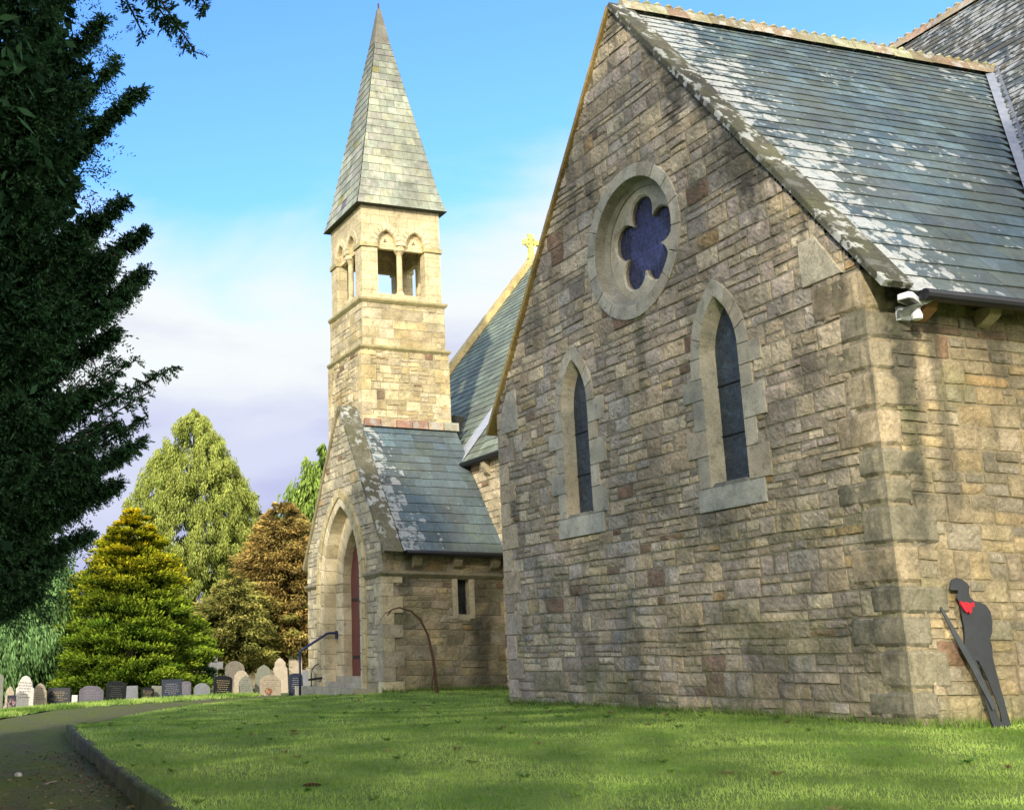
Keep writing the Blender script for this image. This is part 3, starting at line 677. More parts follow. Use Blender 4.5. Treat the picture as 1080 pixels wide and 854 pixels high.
# ------------------------------------------------------------------ nave
RXN,RZN=11.0,NZ+NS*(11.0-NX); YF=27.3; YN=-1.2
wl=sqrt((RXN-NX)**2+(RZN-NZ)**2); ws=Vector((RXN-NX,0,RZN-NZ)).normalized(); wn=Vector((-ws.z,0,ws.x))
def nl(u,v): return .16+.3*sm(-.1,.4,n3(u*.5,v*.5,2)) if (YF-u)<14 else .12
# u runs from the far end toward the camera: origin (NX,YF), U=(0,-1,0)
YS=13.2
mb=MB(); slates(mb,(NX,YF-.35,NZ),(0,-1,0),ws,wn,lambda v:0.,lambda v:YF-.35-YS,wl,lambda t:.34-.10*t,lambda t:.6-.2*t,[(.38,.40,.27),(.34,.36,.25),(.41,.42,.30),(.32,.33,.25),(.36,.37,.26)],41,lambda u,v:.10)
mb.build('nave_roof',M_SLATE2,CH)
mb=MB(); mb.face([(RXN,YF,RZN),(RXN,YS,RZN),(2*RXN-NX,YS,NZ),(2*RXN-NX,YF,NZ)],(.13,.15,.15)); mb.build('nave_roof',M_SLATE2,CH)
mb=MB(); ridge(mb,(RXN,YF-.2,RZN+.1),(RXN,YS,RZN+.1),36,6,(.24,.15,.11),(.3,.25,.18),.2,.22); mb.build('ridge_tiles',M_RIDGE,CH)
# chancel: a little higher than the nave, its roof takes the wing roof
CX0,CZ0,CXR=4.0,6.65,12.0; CZR=CZ0+1.22*(CXR-CX0); cw=Vector((1,0,1.22)).normalized(); cn=Vector((-cw.z,0,cw.x)); cl_=sqrt((CXR-CX0)**2+(CZR-CZ0)**2)
BRN=[(.17,.14,.10),(.13,.14,.14),(.21,.17,.12),(.16,.15,.12),(.12,.12,.11)]
mb=MB(); slates(mb,(CX0,YS,CZ0),(0,-1,0),cw,cn,lambda v:0.,lambda v:YS-YN,cl_,lambda t:.32-.08*t,lambda t:.5-.15*t,BRN,42,lambda u,v:.52+.25*n3(u,v,1))
mb.build('chancel_roof',M_SLATE2,CH)
mb=MB(); mb.face([(CXR,YS,CZR),(CXR,YN,CZR),(2*CXR-CX0,YN,CZ0),(2*CXR-CX0,YS,CZ0)],(.13,.15,.15)); mb.build('chancel_roof',M_SLATE2,CH)
mb=MB(); mb.face([(CX0,YS+.01,CZ0),(CXR,YS+.01,CZR-.02),(2*CXR-CX0,YS+.01,CZ0)],(.3,.26,.2)); mb.build('chancel_gable',M_TOW,CH)
mb=MB(); ridge(mb,(CXR,YS,CZR+.1),(CXR,YN,CZR+.1),28,7,(.26,.16,.11),(.32,.26,.18),.2,.22); mb.build('ridge_tiles',M_RIDGE,CH)
# far gable coping (verge) with its cross
def cop_x(mb,a,b,y0,y1,n,th,c0,c1,rr):
    """coping lying on a slope running in x"""
    for i in range(n):
        x0=a[0]+(b[0]-a[0])*i/n+.003; x1=a[0]+(b[0]-a[0])*(i+1)/n-.003; z0=a[1]+(b[1]-a[1])*i/n; z1=a[1]+(b[1]-a[1])*(i+1)/n
        c=mix(c0,c1,rr.random()); P=[(x0,y0,z0),(x1,y0,z1),(x1,y1,z1),(x0,y1,z0)]; T=[(p[0]-.1,p[1],p[2]+th) for p in P]
        for f_ in (T,[P[0],P[1],T[1],T[0]],[P[1],P[2],T[2],T[1]],[P[2],P[3],T[3],T[2]],[P[3],P[0],T[0],T[3]]): mb.face(f_,c)
mb=MB(); cop_x(mb,(NX-.2,NZ-.2),(RXN,RZN+.05),YF-.38,YF+.1,12,.18,(.36,.27,.10),(.42,.33,.17),rr); mb.build('nave_coping',M_COPY,CH,fix=True)
mb=MB(); c=(.55,.46,.14); z0=RZN+.1; y=YF-.15; x=RXN-.1
mb.prism(FY(y+.07),[(x-.16,z0),(x+.16,z0),(x+.08,z0+.35),(x-.08,z0+.35)],-.0,.14,c,.01,True)
for ang in range(4):
    ca,sa=cos(ang*pi/2),sin(ang*pi/2); cz=z0+.66
    pl_=[(-.045,.0),(.045,.0),(.11,.34),(-.11,.34)]; mb.prism(FY(y+.06),[(x+p*ca-q*sa,cz+p*sa+q*ca) for p,q in pl_],0,.12,c,.01,True)
for k in range(16):
    a0,a1=2*pi*k/16,2*pi*(k+1)/16; mb.prism(FY(y+.045),[(x+.17*cos(a0),cz+.17*sin(a0)),(x+.17*cos(a1),cz+.17*sin(a1)),(x+.24*cos(a1),cz+.24*sin(a1)),(x+.24*cos(a0),cz+.24*sin(a0))],0,.09,c,0,True)
mb.build('gable_cross',M_COPY,CH,fix=True)
# nave west wall between wing and porch, and gable end walls
XN=3.58
PPAL0=[(.33,.27,.18),(.30,.25,.17),(.36,.29,.2)]
mb=MB(); masonry(mb,FX(XN),10.2,19.5,-.3,NZ+.15,lambda u,v:True,14,PPAL0,accent=.08,band=(.24,.36),cell=.09); mb.build('nave_wall',M_RUB,CH)
mb=MB(); mb.face([(XN,YF-.05,-.4),(2*RXN-XN,YF-.05,-.4),(2*RXN-XN,YF-.05,NZ+.2),(RXN,YF-.05,RZN),(XN,YF-.05,NZ+.2)],(.3,.26,.2)); mb.build('nave_end_wall',M_TOW,CH); mb=MB(); mb.face([(XN,19.4,-.4),(XN,YF-.05,-.4),(XN,YF-.05,NZ+.2),(XN,19.4,NZ+.2)],(.3,.26,.2))
mb.build('nave_wall',M_TOW,CH); mb=MB(); mb.face([(XN,YN+.1,-.4),(2*RXN-XN,YN+.1,-.4),(2*RXN-XN,YN+.1,NZ+.2),(CXR,YN+.1,CZR-.1),(XN,YN+.1,NZ+.0)],(.3,.26,.2)); mb.face([(XN,YN+.1,-.4),(XN,0.,-.4),(XN,0.,NZ+.1),(XN,YN+.1,NZ+.1)],(.3,.26,.2)); mb.build('nave_end_wall',M_TOW,CH)
mb=MB(); mb.tube([(NX-.07,10.3,NZ-.06),(NX-.07,19.2,NZ-.06)],.07,8,(.02,.02,.02)); mb.box((NX-.04,10.3,NZ-.14),(NX+.1,19.2,NZ-.02)); mb.build('gutter',M_GUT,CH)
for y in (11.,12.3,13.6,14.9,16.2,17.4):
    mb=MB(); mb.prism(lambda u,v,d:(XN-u,y+d,v),[(0,5.85),(.12,5.95),(.2,6.1),(.2,6.26),(0,6.26)],0,.2,(.3,.25,.17),0,True); mb.build('corbel',M_DRS,CH,fix=True)
mb=MB()
a=Vector((3.42,19.5,NZ+.05))+wn*.03
for i in range(6):
    p=a+ws*(i*.42); q=p+ws*.415; mb.face([p+Vector((0,-.75+i*.02,0)),p,q,q+Vector((0,-.75+i*.02,0))],(.6,.62,.66))
mb.build('lead_flashing',M_LEAD,CH)

# ------------------------------------------------------------------ porch
PX,PY0,PY1,PE,PA=.10,17.0,22.85,3.95,8.02; PC=(PY0+PY1)/2; PS=(PA-PE)/(PC-PY0)
PO=empty('porch',(0,0,0),None,None); PO.parent=CH; del_=None
for k_ in ('label','category'):
    if k_ in PO: del PO[k_]
FP=FX(PX); AC=20.0; AS_=3.05; AHW=1.66; AR=2.55
def stain_p(u,v): return (.30*sm(0,.5,n3(u*1.2,v*1.2,4)),.35*sm(1.,0,v))
def in_porch(u,v):
    if v>PE+PS*min(u-PY0,PY1-u)+.02: return False
    if in_arch(u,v,AC,AHW+.1,-.5,AS_,AR+.1): return False
    return True
PPAL=[(.33,.285,.2),(.29,.25,.18),(.36,.31,.22),(.27,.235,.18),(.38,.32,.22)]
mb=MB(); masonry(mb,FP,PY0,PY1,-.3,PA,in_porch,22,PPAL,accent=.05,band=(.24,.36),cell=.1,stain=stain_p); mb.build('porch_gable_wall',M_TOW,PO)
def stain_q(u,v):
    d=.75*sm(.55,.1,abs(u-2.95))*sm(3.6,2.6,v)*sm(-.4,.1,n3(u*2,v*2,7)+.15)+.6*sm(.6,.1,abs(u-.75))*sm(1.4,3.2,v)*sm(-.2,.2,n3(u*3,v*2,5)+.1)+.35*sm(.1,.5,n3(u,v*1.5,9))
    return min(.85,d),.5*sm(.5,0,v)+.3*sm(0,.5,n3(u*1.3,v*1.3,3))
mb=MB(); masonry(mb,FY(PY0),PX,4.2,-.3,PE-.05,lambda u,v: not(2.24<u<2.56 and 2.05<v<3.0),23,WARM,accent=.06,band=(.28,.42),cell=.09,stain=stain_q,mortar=(.24,.2,.14)); mb.build('porch_side_wall',M_TOW,PO)
mb=MB(); mb.face([(PX,PY1,-.3),(4.,PY1,-.3),(4.,PY1,PE),(PX,PY1,PE)],(.3,.26,.2)); mb.build('porch_rear_wall',M_TOW,PO)
# slit window
mb=MB(); 
for q in ([(2.08,1.95),(2.235,1.95),(2.235,3.02),(2.08,3.02)],[(2.565,1.95),(2.72,1.95),(2.72,3.02),(2.565,3.02)],[(2.235,1.9),(2.565,1.9),(2.565,2.06),(2.235,2.06)]): mb.prism(FY(PY0),q,-.25,.02,(.33,.29,.21),.005)
so=mb.build('slit_window',M_DRS,PO); mb=MB(); mb.face([(2.2,PY0+.2,2.0),(2.6,PY0+.2,2.0),(2.6,PY0+.2,3.0),(2.2,PY0+.2,3.0)]); mb.build('pane',M_LANC,so)
# corner quoins of the porch
mb=MB(); z=-.3; k=0
while z<3.0:
    hq=min(rr.uniform(.3,.45),3.0-z); a,b=((.5,.3),(.32,.55))[k%2]; kk_=rr.uniform(.85,1.1); c=tuple(x*kk_ for x in rr.choice(PPAL)); k+=1
    mb.box((PX-.03,PY0-.03,z+.006),(PX+b,PY0+a if False else PY0+.02,z+hq-.006),c); mb.box((PX-.028,PY0+.021,z+.006),(PX+.02,PY0+a,z+hq-.006),c); z+=hq
mb.build('porch_quoins',M_TOW,PO)
# string course round the corner
def string(mb,pts,z0,z1,o0,o1,c):
    """moulding swept round a plan polyline (outward = left of travel)"""
    P=[Vector((p[0],p[1])) for p in pts]; prof=[(0,z0),(o0,z0+.03),(o1,z0+(z1-z0)*.55),(o1,z1-.02),(0,z1)]
    off=[]
    for i,p in enumerate(P):
        d1=(P[i]-P[i-1]).normalized() if i>0 else (P[1]-P[0]).normalized(); d2=(P[i+1]-P[i]).normalized() if i<len(P)-1 else d1
        n1=Vector((d1.y,-d1.x)); n2=Vector((d2.y,-d2.x)); m=(n1+n2); m=m/m.length/max(.3,(m.normalized().dot(n1))) ; off.append(m)
    rows=[[mb.vert((p.x+off[i].x*o,p.y+off[i].y*o,z),c) for o,z in prof] for i,p in enumerate(P)]
    for i in range(len(rows)-1):
        for k in range(len(prof)-1): mb.f.append([rows[i][k],rows[i+1][k],rows[i+1][k+1],rows[i][k+1]])
    mb.f.append(rows[0]); mb.f.append(rows[-1][::-1])
DK=(.17,.15,.11)
mb=MB(); string(mb,[(PX,18.12),(PX,PY0),(XN,PY0)],2.96,3.16,.03,.10,DK); mb.build('string_course',M_DRS,PO,fix=True); mb=MB(); string(mb,[(PX,PY1+.0),(PX,21.86)],2.93,3.10,.03,.10,DK); mb.build('string_course',M_DRS,PO,fix=True)
# nested arch orders
def order(name,x0,x1,hw,t,pal,seed,n=7,base=-.15,parent=PO):
    FFx=FX(x0); r_=random.Random(seed); Rr=AR-(AHW-hw); b=MB(); voussoirs(b,FFx,AC,hw,AS_,Rr,t,n,-(x1-x0),.02,pal,r_,sub=2,bev=.02)
    z=base
    while z<AS_-.02:
        q=min(r_.uniform(.36,.5),AS_-z); 
        if AS_-z-q<.12: q=AS_-z
        for sg in(-1,1):
            u_=sorted([AC+sg*hw,AC+sg*(hw+t)]); k=r_.uniform(.88,1.08); b.prism(FFx,[(u_[0],z+.004),(u_[1],z+.004),(u_[1],z+q-.004),(u_[0],z+q-.004)],-(x1-x0),.02,tuple(x*k for x in r_.choice(pal)),.02)
        z+=q
    return b.build(name,M_DRS,parent,fix=True)
AP_=[(.40,.34,.24),(.37,.31,.21),(.43,.37,.27)]
order('arch_hood',PX-.05,PX+.1,AHW,.24,[(.33,.27,.15),(.36,.30,.18)],61)
order('outer_arch',PX+.0,PX+.39,1.42,.245,AP_,62)
order('middle_arch',PX+.39,PX+.68,.87,.56,AP_,63)
# door
dw,dR=.87,AR-(AHW-.87); mb=MB(); xx=PX+.64
mb.face([(xx,u,v) for u,v in arch_outline(AC,dw,.45,AS_,dR,10)],(.2,.1,.1)); do=mb.build('door',M_DOOR,PO)
for z in (.95,2.55): mb=MB(); mb.box((xx-.03,AC-.8,z),(xx-.004,AC+.75,z+.07)); mb.build('strap_hinge',M_GUT,do)
mb=MB(); 
for a_,b_,zt in ((-.52,PX+.0,.16),(PX-.0,PX+.5,.30),(PX+.35,PX+.9,.46)): mb.box((a_ if a_>0 or True else 0,18.35 if a_>0 else 17.6,-.3),(b_ if b_>a_ else b_+.2,21.65 if a_>0 else 22.3,zt),(.26,.235,.18))
mb.v=[(x,y,z) for x,y,z in mb.v]; mb.build('step',M_DRS,PO)
# porch roof
pv=Vector((0,PC-PY0+.25,PA-(PE-.34)+.0)); pl_=pv.length; pv.normalize(); pn=Vector((0,-pv.z,pv.y)); pz0=PE-.32
mb=MB(); slates(mb,(.62,PY0-.25,pz0),(1,0,0),pv,pn,lambda v:0.,lambda v:3.0,pl_,lambda t:.36-.1*t,lambda t:.6-.15*t,SLB,51,lambda u,v:.10+.62*sm(1.3,0.,u-.1+v*.05))
mb.build('porch_roof',M_SLATE,PO)
mb=MB(); slates(mb,(.62,PY1+.25,pz0),(1,0,0),Vector((0,-pv.y,pv.z)),Vector((0,pv.z,pv.y)),lambda v:0.,lambda v:3.5,pl_,lambda t:.4,lambda t:.7,SLB,52); mb.build('porch_roof',M_SLATE,PO)
rr=random.Random(77)
mb=MB(); coping(mb,PY0-.28,pz0-.05,PC,PA+.06,PX-.06,.58,6,.07,(.085,.078,.055),(.12,.11,.075),rr); cq=mb.build('porch_coping',M_COP,PO)
mb=MB(); coping(mb,PY1+.28,pz0-.05,PC,PA+.06,PX-.06,.66,6,.11,(.2,.17,.10),(.24,.2,.13),rr); mb.build('porch_coping',M_COPY,PO)
mb=MB(); mb.tube([(.66,PY0-.33,pz0-.03),(3.55,PY0-.33,pz0-.03)],.07,8,(.02,.02,.02)); mb.box((.66,PY0-.30,pz0-.09),(3.55,PY0-.2,pz0+.0)); mb.build('gutter',M_GUT,PO)
for x in (.95,2.1,3.2):
    mb=MB(); mb.prism(lambda u,v,d:(x+d,PY0-u,v),[(0,3.22),(.14,3.3),(.22,3.42),(.22,3.54),(0,3.54)],0,.22,(.2,.17,.12),0,True); mb.build('corbel',M_DRS,PO,fix=True)

# ------------------------------------------------------------------ bell tower
TC=(2.08,20.98)
TW=empty('bell_tower',(0,0,0),None,None); TW.parent=CH
for o_ in (TW,):
    for k_ in ('label','category'):
        if k_ in o_: del o_[k_]
S1,S2,S3,SPZ=9.84,11.32,14.45,22.0
def tower_stage(mb,hw,z0,z1,seed,pal,cell,**kw):
    x0,x1,y0,y1=TC[0]-hw,TC[0]+hw,TC[1]-hw,TC[1]+hw
    masonry(mb,FX(x0),y0,y1,z0,z1,lambda u,v:True,seed,pal,cell=cell,**kw); masonry(mb,FY(y0),x0,x1,z0,z1,lambda u,v:True,seed+1,pal,cell=cell,**kw)
    mb.face([(x1,y0,z0),(x1,y1,z0),(x1,y1,z1),(x1,y0,z1)],pal[0]); mb.face([(x1,y1,z0),(x0,y1,z0),(x0,y1,z1),(x1,y1,z1)],pal[0])
def st_t(u,v): return (.22*sm(.1,.5,n3(u*1.5,v*1.5,4)),.25*sm(.05,.5,n3(u*2,v*2,14)))
mb=MB(); tower_stage(mb,1.40,5.6,S1,81,TOW,.1,band=(.22,.34),wid=(.2,.5),stain=st_t,accent=.05,mortar=(.3,.25,.17)); mb.build('lower_stage',M_TOW,TW)
mb=MB(); tower_stage(mb,1.35,S1,S2,83,TOW,.12,band=(.26,.36),wid=(.35,.8),stain=st_t,accent=.01,split=.15,proud=(0,.008),rough=.006,mortar=(.3,.25,.17)); mb.build('middle_stage',M_TOW,TW)
for hq,zz in ((1.37,S1),(1.33,S2)):
    mb=MB(); x0,x1,y0,y1=TC[0]-hq,TC[0]+hq,TC[1]-hq,TC[1]+hq
    string(mb,[(x0,y1),(x0,y0),(x1,y0),(x1,y1)],zz-.06,zz+.12,.04,.10,(.27,.23,.12)); mb.face([(x0,y0,zz+.11),(x1,y0,zz+.11),(x1,y1,zz+.11),(x0,y1,zz+.11)],(.3,.26,.18)); mb.build('string_course',M_DRS,TW,fix=True)
# quoins of the tower
TQ=[MB(),MB(),MB()]; hw=1.40; z=6.; k=0
while z<S1-.12:
    q=min(rr.uniform(.28,.42),S1-.07-z); a=(.45,.28)[k%2]; b=(.28,.45)[k%2]; kk_=rr.uniform(.88,1.1); c=tuple(x*kk_ for x in rr.choice(TOW)); k+=1; y_=TC[1]-hw
    for n_,(cx,sx) in enumerate(((TC[0]-hw,1),(TC[0]+hw,-1))):
        TQ[n_].box((min(cx-.015*sx,cx+sx*a),y_-.016,z+.005),(max(cx-.015*sx,cx+sx*a),y_+.02,z+q-.005),c)
        if sx>0: TQ[n_].box((cx-.0155,y_+.021,z+.005),(cx+.02,y_+b,z+q-.005),c)
    TQ[2].box((TC[0]-hw-.0155,TC[1]+hw-a,z+.005),(TC[0]-hw+.02,TC[1]+hw+.015,z+q-.005),c); z+=q
for m_ in TQ: m_.build('tower_quoins',M_TOW,TW)
# belfry: four walls with paired openings and shafts
BH=1.30; BZ0=S2+.06; OB=11.62; OSP=13.18; OHW=.31; OR=.50; OFF=.47; WT=.34; LINT=13.08
def belfry_face(mb,F,c):
    us=sorted(set([-BH,-.84]+[s_*OFF+d for s_ in(-1,1) for d in np.linspace(-OHW,OHW,13).round(4)]+[0.,.84,BH]))
    def ztop(u):
        for s_ in(-1,1):
            du=abs(u-s_*OFF)
            if du<=OHW+1e-6: return OSP+sqrt(max(0,OR**2-(du+OR-OHW)**2))
        return None
    for a_,b_ in zip(us[:-1],us[1:]):
        m=(a_+b_)/2; op=ztop(m) is not None
        for d,fl in ((0,0),(-WT,1)):
            if op:
                q=[F(a_,ztop(a_) or OSP,d),F(b_,ztop(b_) or OSP,d),F(b_,S3,d),F(a_,S3,d)]; mb.face(q[::-1] if fl else q,c)
                mb.face([F(a_,BZ0,d),F(b_,BZ0,d),F(b_,OB,d),F(a_,OB,d)],c)
            elif abs(m)<OFF-OHW:   # pier between: only above the capital
                mb.face([F(a_,OSP,d),F(b_,OSP,d),F(b_,S3,d),F(a_,S3,d)],c); mb.face([F(a_,BZ0,d),F(b_,BZ0,d),F(b_,OB,d),F(a_,OB,d)],c)
            else:
                mb.face([F(a_,BZ0,d),F(b_,BZ0,d),F(b_,S3,d),F(a_,S3,d)],c)
        if op: mb.face([F(a_,ztop(a_) or OSP,0),F(b_,ztop(b_) or OSP,0),F(b_,ztop(b_) or OSP,-WT),F(a_,ztop(a_) or OSP,-WT)],c)
        if op or abs(m)<OFF-OHW: mb.face([F(a_,OB,0),F(b_,OB,0),F(b_,OB,-WT),F(a_,OB,-WT)],mix(c,(.3,.27,.15),.5))
    for s_ in (-1,1):
        u_=s_*(OFF+OHW); mb.face([F(u_,OB,0),F(u_,OSP,0),F(u_,OSP,-WT),F(u_,OB,-WT)],c)
    # block over the shaft
    mb.box_=None
    a_=OFF-OHW; mb.face([F(-a_,OSP,0),F(a_,OSP,0),F(a_,OSP,-WT),F(-a_,OSP,-WT)],c)
TCOL=(.43,.36,.235)
faces=[lambda u,v,d:(TC[0]-BH-d,TC[1]+u,v),lambda u,v,d:(TC[0]+u,TC[1]-BH-d,v),lambda u,v,d:(TC[0]+BH+d,TC[1]+u,v),lambda u,v,d:(TC[0]+u,TC[1]+BH+d,v)]
mb=MB()
for F in faces: belfry_face(mb,F,TCOL)
mb.face([(TC[0]-BH,TC[1]-BH,S3),(TC[0]+BH,TC[1]-BH,S3),(TC[0]+BH,TC[1]+BH,S3),(TC[0]-BH,TC[1]+BH,S3)],(.1,.09,.07)); mb.face([(TC[0]-BH+.05,TC[1]-BH+.05,OB-.1),(TC[0]+BH-.05,TC[1]-BH+.05,OB-.1),(TC[0]+BH-.05,TC[1]+BH-.05,OB-.1),(TC[0]-BH+.05,TC[1]+BH-.05,OB-.1)],(.2,.18,.13))
be=mb.build('belfry',M_ASH,TW)
for i,F in enumerate(faces):
    # recessed tympana with dark discs painted for the shade in a small trefoil
    for s_ in(-1,1):
        mb=MB()
        out=[(s_*OFF-OHW,LINT)]+arc_side(s_*OFF,OHW,OSP,OR,6,-1)+arc_side(s_*OFF,OHW,OSP,OR,6,1)[::-1][1:]+[(s_*OFF+OHW,LINT)]
        mb.prism(F,out,-.26,-.12,(.46,.37,.23),0,True)
        for k in range(3):
            a=radians(90+120*k); mb.tube([F(s_*OFF+.035*cos(a),OSP+.15+.035*sin(a),-.115),F(s_*OFF+.035*cos(a),OSP+.15+.035*sin(a),-.13)],.028,8,(.08,.06,.04))
        mb.build('tympanum',M_ASH,TW,fix=True)
    for s_ in(-1,1):
        mb=MB()
        voussoirs(mb,F,s_*OFF,OHW+.02,OSP,OR+.02,.20,5,-.01,.03,[TCOL,(.46,.39,.26)],rr,sub=3,bev=.01,clip=lambda p,s_=s_:((max(p[0],.003) if s_>0 else min(p[0],-.003)),p[1]))
        mb.build('belfry_arch',M_DRS,TW,fix=True)
    # shaft: base, drum, capital
    p=F(0,OB,-.16); mb=MB(); mb.lathe(p,[(.15,0),(.15,.06),(.115,.10),(.09,.15),(.085,1.26),(.10,1.28),(.085,1.30),(.13,1.38),(.17,1.42),(.17,1.56),(.10,1.56)],14,(.44,.36,.22)); mb.build('shaft',M_DRS,TW,smooth=False,fix=True)
    # impost mouldings on the piers
    for u0_,u1_ in ((-BH-.05,-.74),(.74,BH+.05)):
        mb=MB(); mb.prism(F,[(u0_,13.06),(u1_,13.06),(u1_,13.2),(u0_,13.2)],-.20,.055,(.33,.28,.15),.03); mb.build('impost',M_DRS,TW,fix=True)
# spire
SB=1.52; BELL=.9
sp=empty('spire',(0,0,0),None,None); sp.parent=TW
for k_ in ('label','category'):
    if k_ in sp: del sp[k_]
cap0=20.6
def spire_hw(z):
    t=(z-(S3-.05))/(SPZ-(S3-.05)); b=1.43*(1-t); return b+.05*max(0,1-(z-S3+.05)/1.1)**2
mbs=MB(); 
for f_ in range(4):
    ca,sa=cos(f_*pi/2),sin(f_*pi/2)
    rot=lambda x,y:(TC[0]+x*ca-y*sa,TC[1]+x*sa+y*ca)
    z=S3-.05; r_=random.Random(90+f_); row=0
    while z<cap0:
        t=(z-S3)/(SPZ-S3); e=.30-.08*t; z2=min(z+e,cap0); h0,h1=spire_hw(z),spire_hw(z2+.02)
        wd=.42-.16*t; u=-h0+ -r_.uniform(0,wd)
        while u<h0:
            w_=wd*r_.uniform(.7,1.3); a=max(u,-h0); b=min(u+w_,h0); u+=w_
            if b-a<.03: continue
            g=.003; c=r_.choice(SLG); k=r_.uniform(.8,1.15); c=tuple(q*k for q in c); x=r_.random()
            if x<.015: c=(.5,.40,.12)
            elif x<.035: c=(.25,.19,.21)
            dk=sm(.35,.95,t)*sm(-.3,.3,n3((a+b)*1.5,z*.4,f_)+.1+t*.25); c=mix(c,(.10,.10,.09),.8*dk)
            s_=h1/h0; o=.018+r_.uniform(0,.006)
            pts=[(*rot(a+g,-h0-o),z),(*rot(b-g,-h0-o),z),(*rot((b-g)*s_,-h1-.004),z2+.02),(*rot((a+g)*s_,-h1-.004),z2+.02)]
            i=[mbs.vert(p,c,.04+.1*(x>.9)) for p in pts]; j=[mbs.vert((*rot(a+g,-h0+.01),z),tuple(q*.5 for q in c)),mbs.vert((*rot(b-g,-h0+.01),z),tuple(q*.5 for q in c))]
            mbs.f.append(i); mbs.f.append([j[0],j[1],i[1],i[0]])
        z=z2; row+=1
    zs=[S3-.055]+list(np.linspace(S3+.1,cap0,8))
    for a,b in zip(zs[:-1],zs[1:]):
        h0,h1=spire_hw(a)-.008,spire_hw(b)-.008; mbs.face([(*rot(-h0,-h0),a),(*rot(h0,-h0),a),(*rot(h1,-h1),b),(*rot(-h1,-h1),b)],(.06,.06,.05))
mbs.face([(TC[0]-1.5,TC[1]-1.5,S3-.06),(TC[0]+1.5,TC[1]-1.5,S3-.06),(TC[0]+1.5,TC[1]+1.5,S3-.06),(TC[0]-1.5,TC[1]+1.5,S3-.06)],(.08,.07,.05))
mbs.build('slates',M_SLATE2,sp)
mb=MB(); h0=spire_hw(cap0)+.025
P4=[(TC[0]-h0,TC[1]-h0),(TC[0]+h0,TC[1]-h0),(TC[0]+h0,TC[1]+h0),(TC[0]-h0,TC[1]+h0)]; h1=.055; Q4=[(TC[0]-h1,TC[1]-h1),(TC[0]+h1,TC[1]-h1),(TC[0]+h1,TC[1]+h1),(TC[0]-h1,TC[1]+h1)]
for i in range(4):
    j=(i+1)%4; mb.face([(*P4[i],cap0-.1),(*P4[j],cap0-.1),(*Q4[j],SPZ-.05),(*Q4[i],SPZ-.05)],(.12,.115,.10))
mb.face([(*q,SPZ-.05) for q in Q4],(.3,.28,.25)); mb.build('spire_cap',M_DRS,sp)
mb=MB(); mb.tube([(TC[0],TC[1],SPZ-.1),(TC[0],TC[1],SPZ+.18)],.03,6,(.3,.1,.08)); mb.build('finial',M_RUST,sp)
# flashing where the porch roof meets the tower
mb=MB(); yt=TC[1]-1.40; zt=PE-.32+(yt-(PY0-.25))*pv.z/pv.y
for i in range(6):
    x0=.70+i*.5; c=r_.choice([(.30,.17,.13),(.36,.27,.20),(.26,.15,.12),(.30,.28,.22)]); mb.box((x0,yt-.16,zt-.08),(x0+.47,yt-.0,zt+.14+.02*(i%2)),c)
mb.build('fillet_tiles',M_RIDGE,PO)

# ================================================================== LOOSE THINGS
# silhouette soldier cut-out
body=[(0.750,1.770),(0.775,1.825),(0.860,1.86),(0.950,1.840),(1.020,1.790),(1.050,1.750),(1.030,1.710),(1.020,1.670),(1.030,1.610),(1.080,1.570),(1.180,1.550),(1.260,1.520),(1.310,1.440),(1.310,1.310),(1.270,1.170),(1.220,1.100),(1.230,1.010),(1.210,0.870),(1.220,0.710),(1.240,0.520),(1.260,0.360),(1.270,0.230),(1.290,0.120),(1.300,0.0),(1.230,0.0),(1.170,0.02),(1.130,0.0),(1.050,-0.01),(1.020,0.020),(0.990,0.150),(0.970,0.280),(0.950,0.410),(0.930,0.520),(0.900,0.630),(0.860,0.730),(0.820,0.840),(0.780,0.900),(0.780,0.980),(0.820,1.090),(0.840,1.220),(0.840,1.360),(0.840,1.450),(0.840,1.540),(0.820,1.590),(0.800,1.630),(0.845,1.665),(0.850,1.700),(0.735,1.700),(0.720,1.725)]
hole=[(0.935,.84),(.975,.82),(1.03,.70),(1.08,.55),(1.12,.40),(1.16,.24),(1.17,.10),(1.13,.10),(1.105,.25),(1.07,.40),(1.02,.55),(.965,.70)]
rifle=[(.497,1.475),(.527,1.49),(.665,1.235),(.70,1.17),(.895,.785),(.97,.63),(1.05,.42),(1.09,.26),(1.04,.23),(.985,.37),(.90,.55),(.83,.72),(.66,1.07),(.62,1.15),(.605,1.215)]
scarf=[(0.835,1.565),(0.880,1.545),(0.930,1.555),(0.985,1.535),(1.050,1.555),(1.045,1.50),(1.005,1.485),(0.99,1.44),(0.955,1.40),(0.93,1.435),(0.905,1.415),(0.87,1.455),(0.855,1.49),(.83,1.52)]
SBX,SBY=1.1,-.16
def plate(name,poly,hole,mat,parent,y0,y1,relief=0):
    """flat plate leaning back to the wall, cut from sheet: filled by triangulating polygon with hole"""
    from mathutils.geometry import tessellate_polygon
    loops=[[Vector((p[0],p[1],0)) for p in poly]]+([[Vector((p[0],p[1],0)) for p in hole]] if hole else [])
    tris=tessellate_polygon(loops); flat=[p for l in loops for p in l]; mb=MB()
    lean=lambda z:(z)*.055
    def pt(p,d): return (p[0]-SBX, d+lean(p[1]), p[1])
    a=[mb.vert(pt(p,y0)) for p in flat]; b=[mb.vert(pt(p,y1)) for p in flat]
    for t_ in tris: mb.f.append([a[i] for i in t_]); mb.f.append([b[i] for i in t_][::-1])
    k=0
    for l in loops:
        n=len(l)
        for i in range(n): mb.f.append([a[k+i],a[k+(i+1)%n],b[k+(i+1)%n],b[k+i]])
        k+=n
    return mb.build(name,mat,parent,fix=True)
SO=empty('silhouette_statue',(SBX,SBY,h(SBX,SBY)+.02),'dark steel silhouette soldier with lowered rifle and red neckerchief leaning against the church wall','statue')
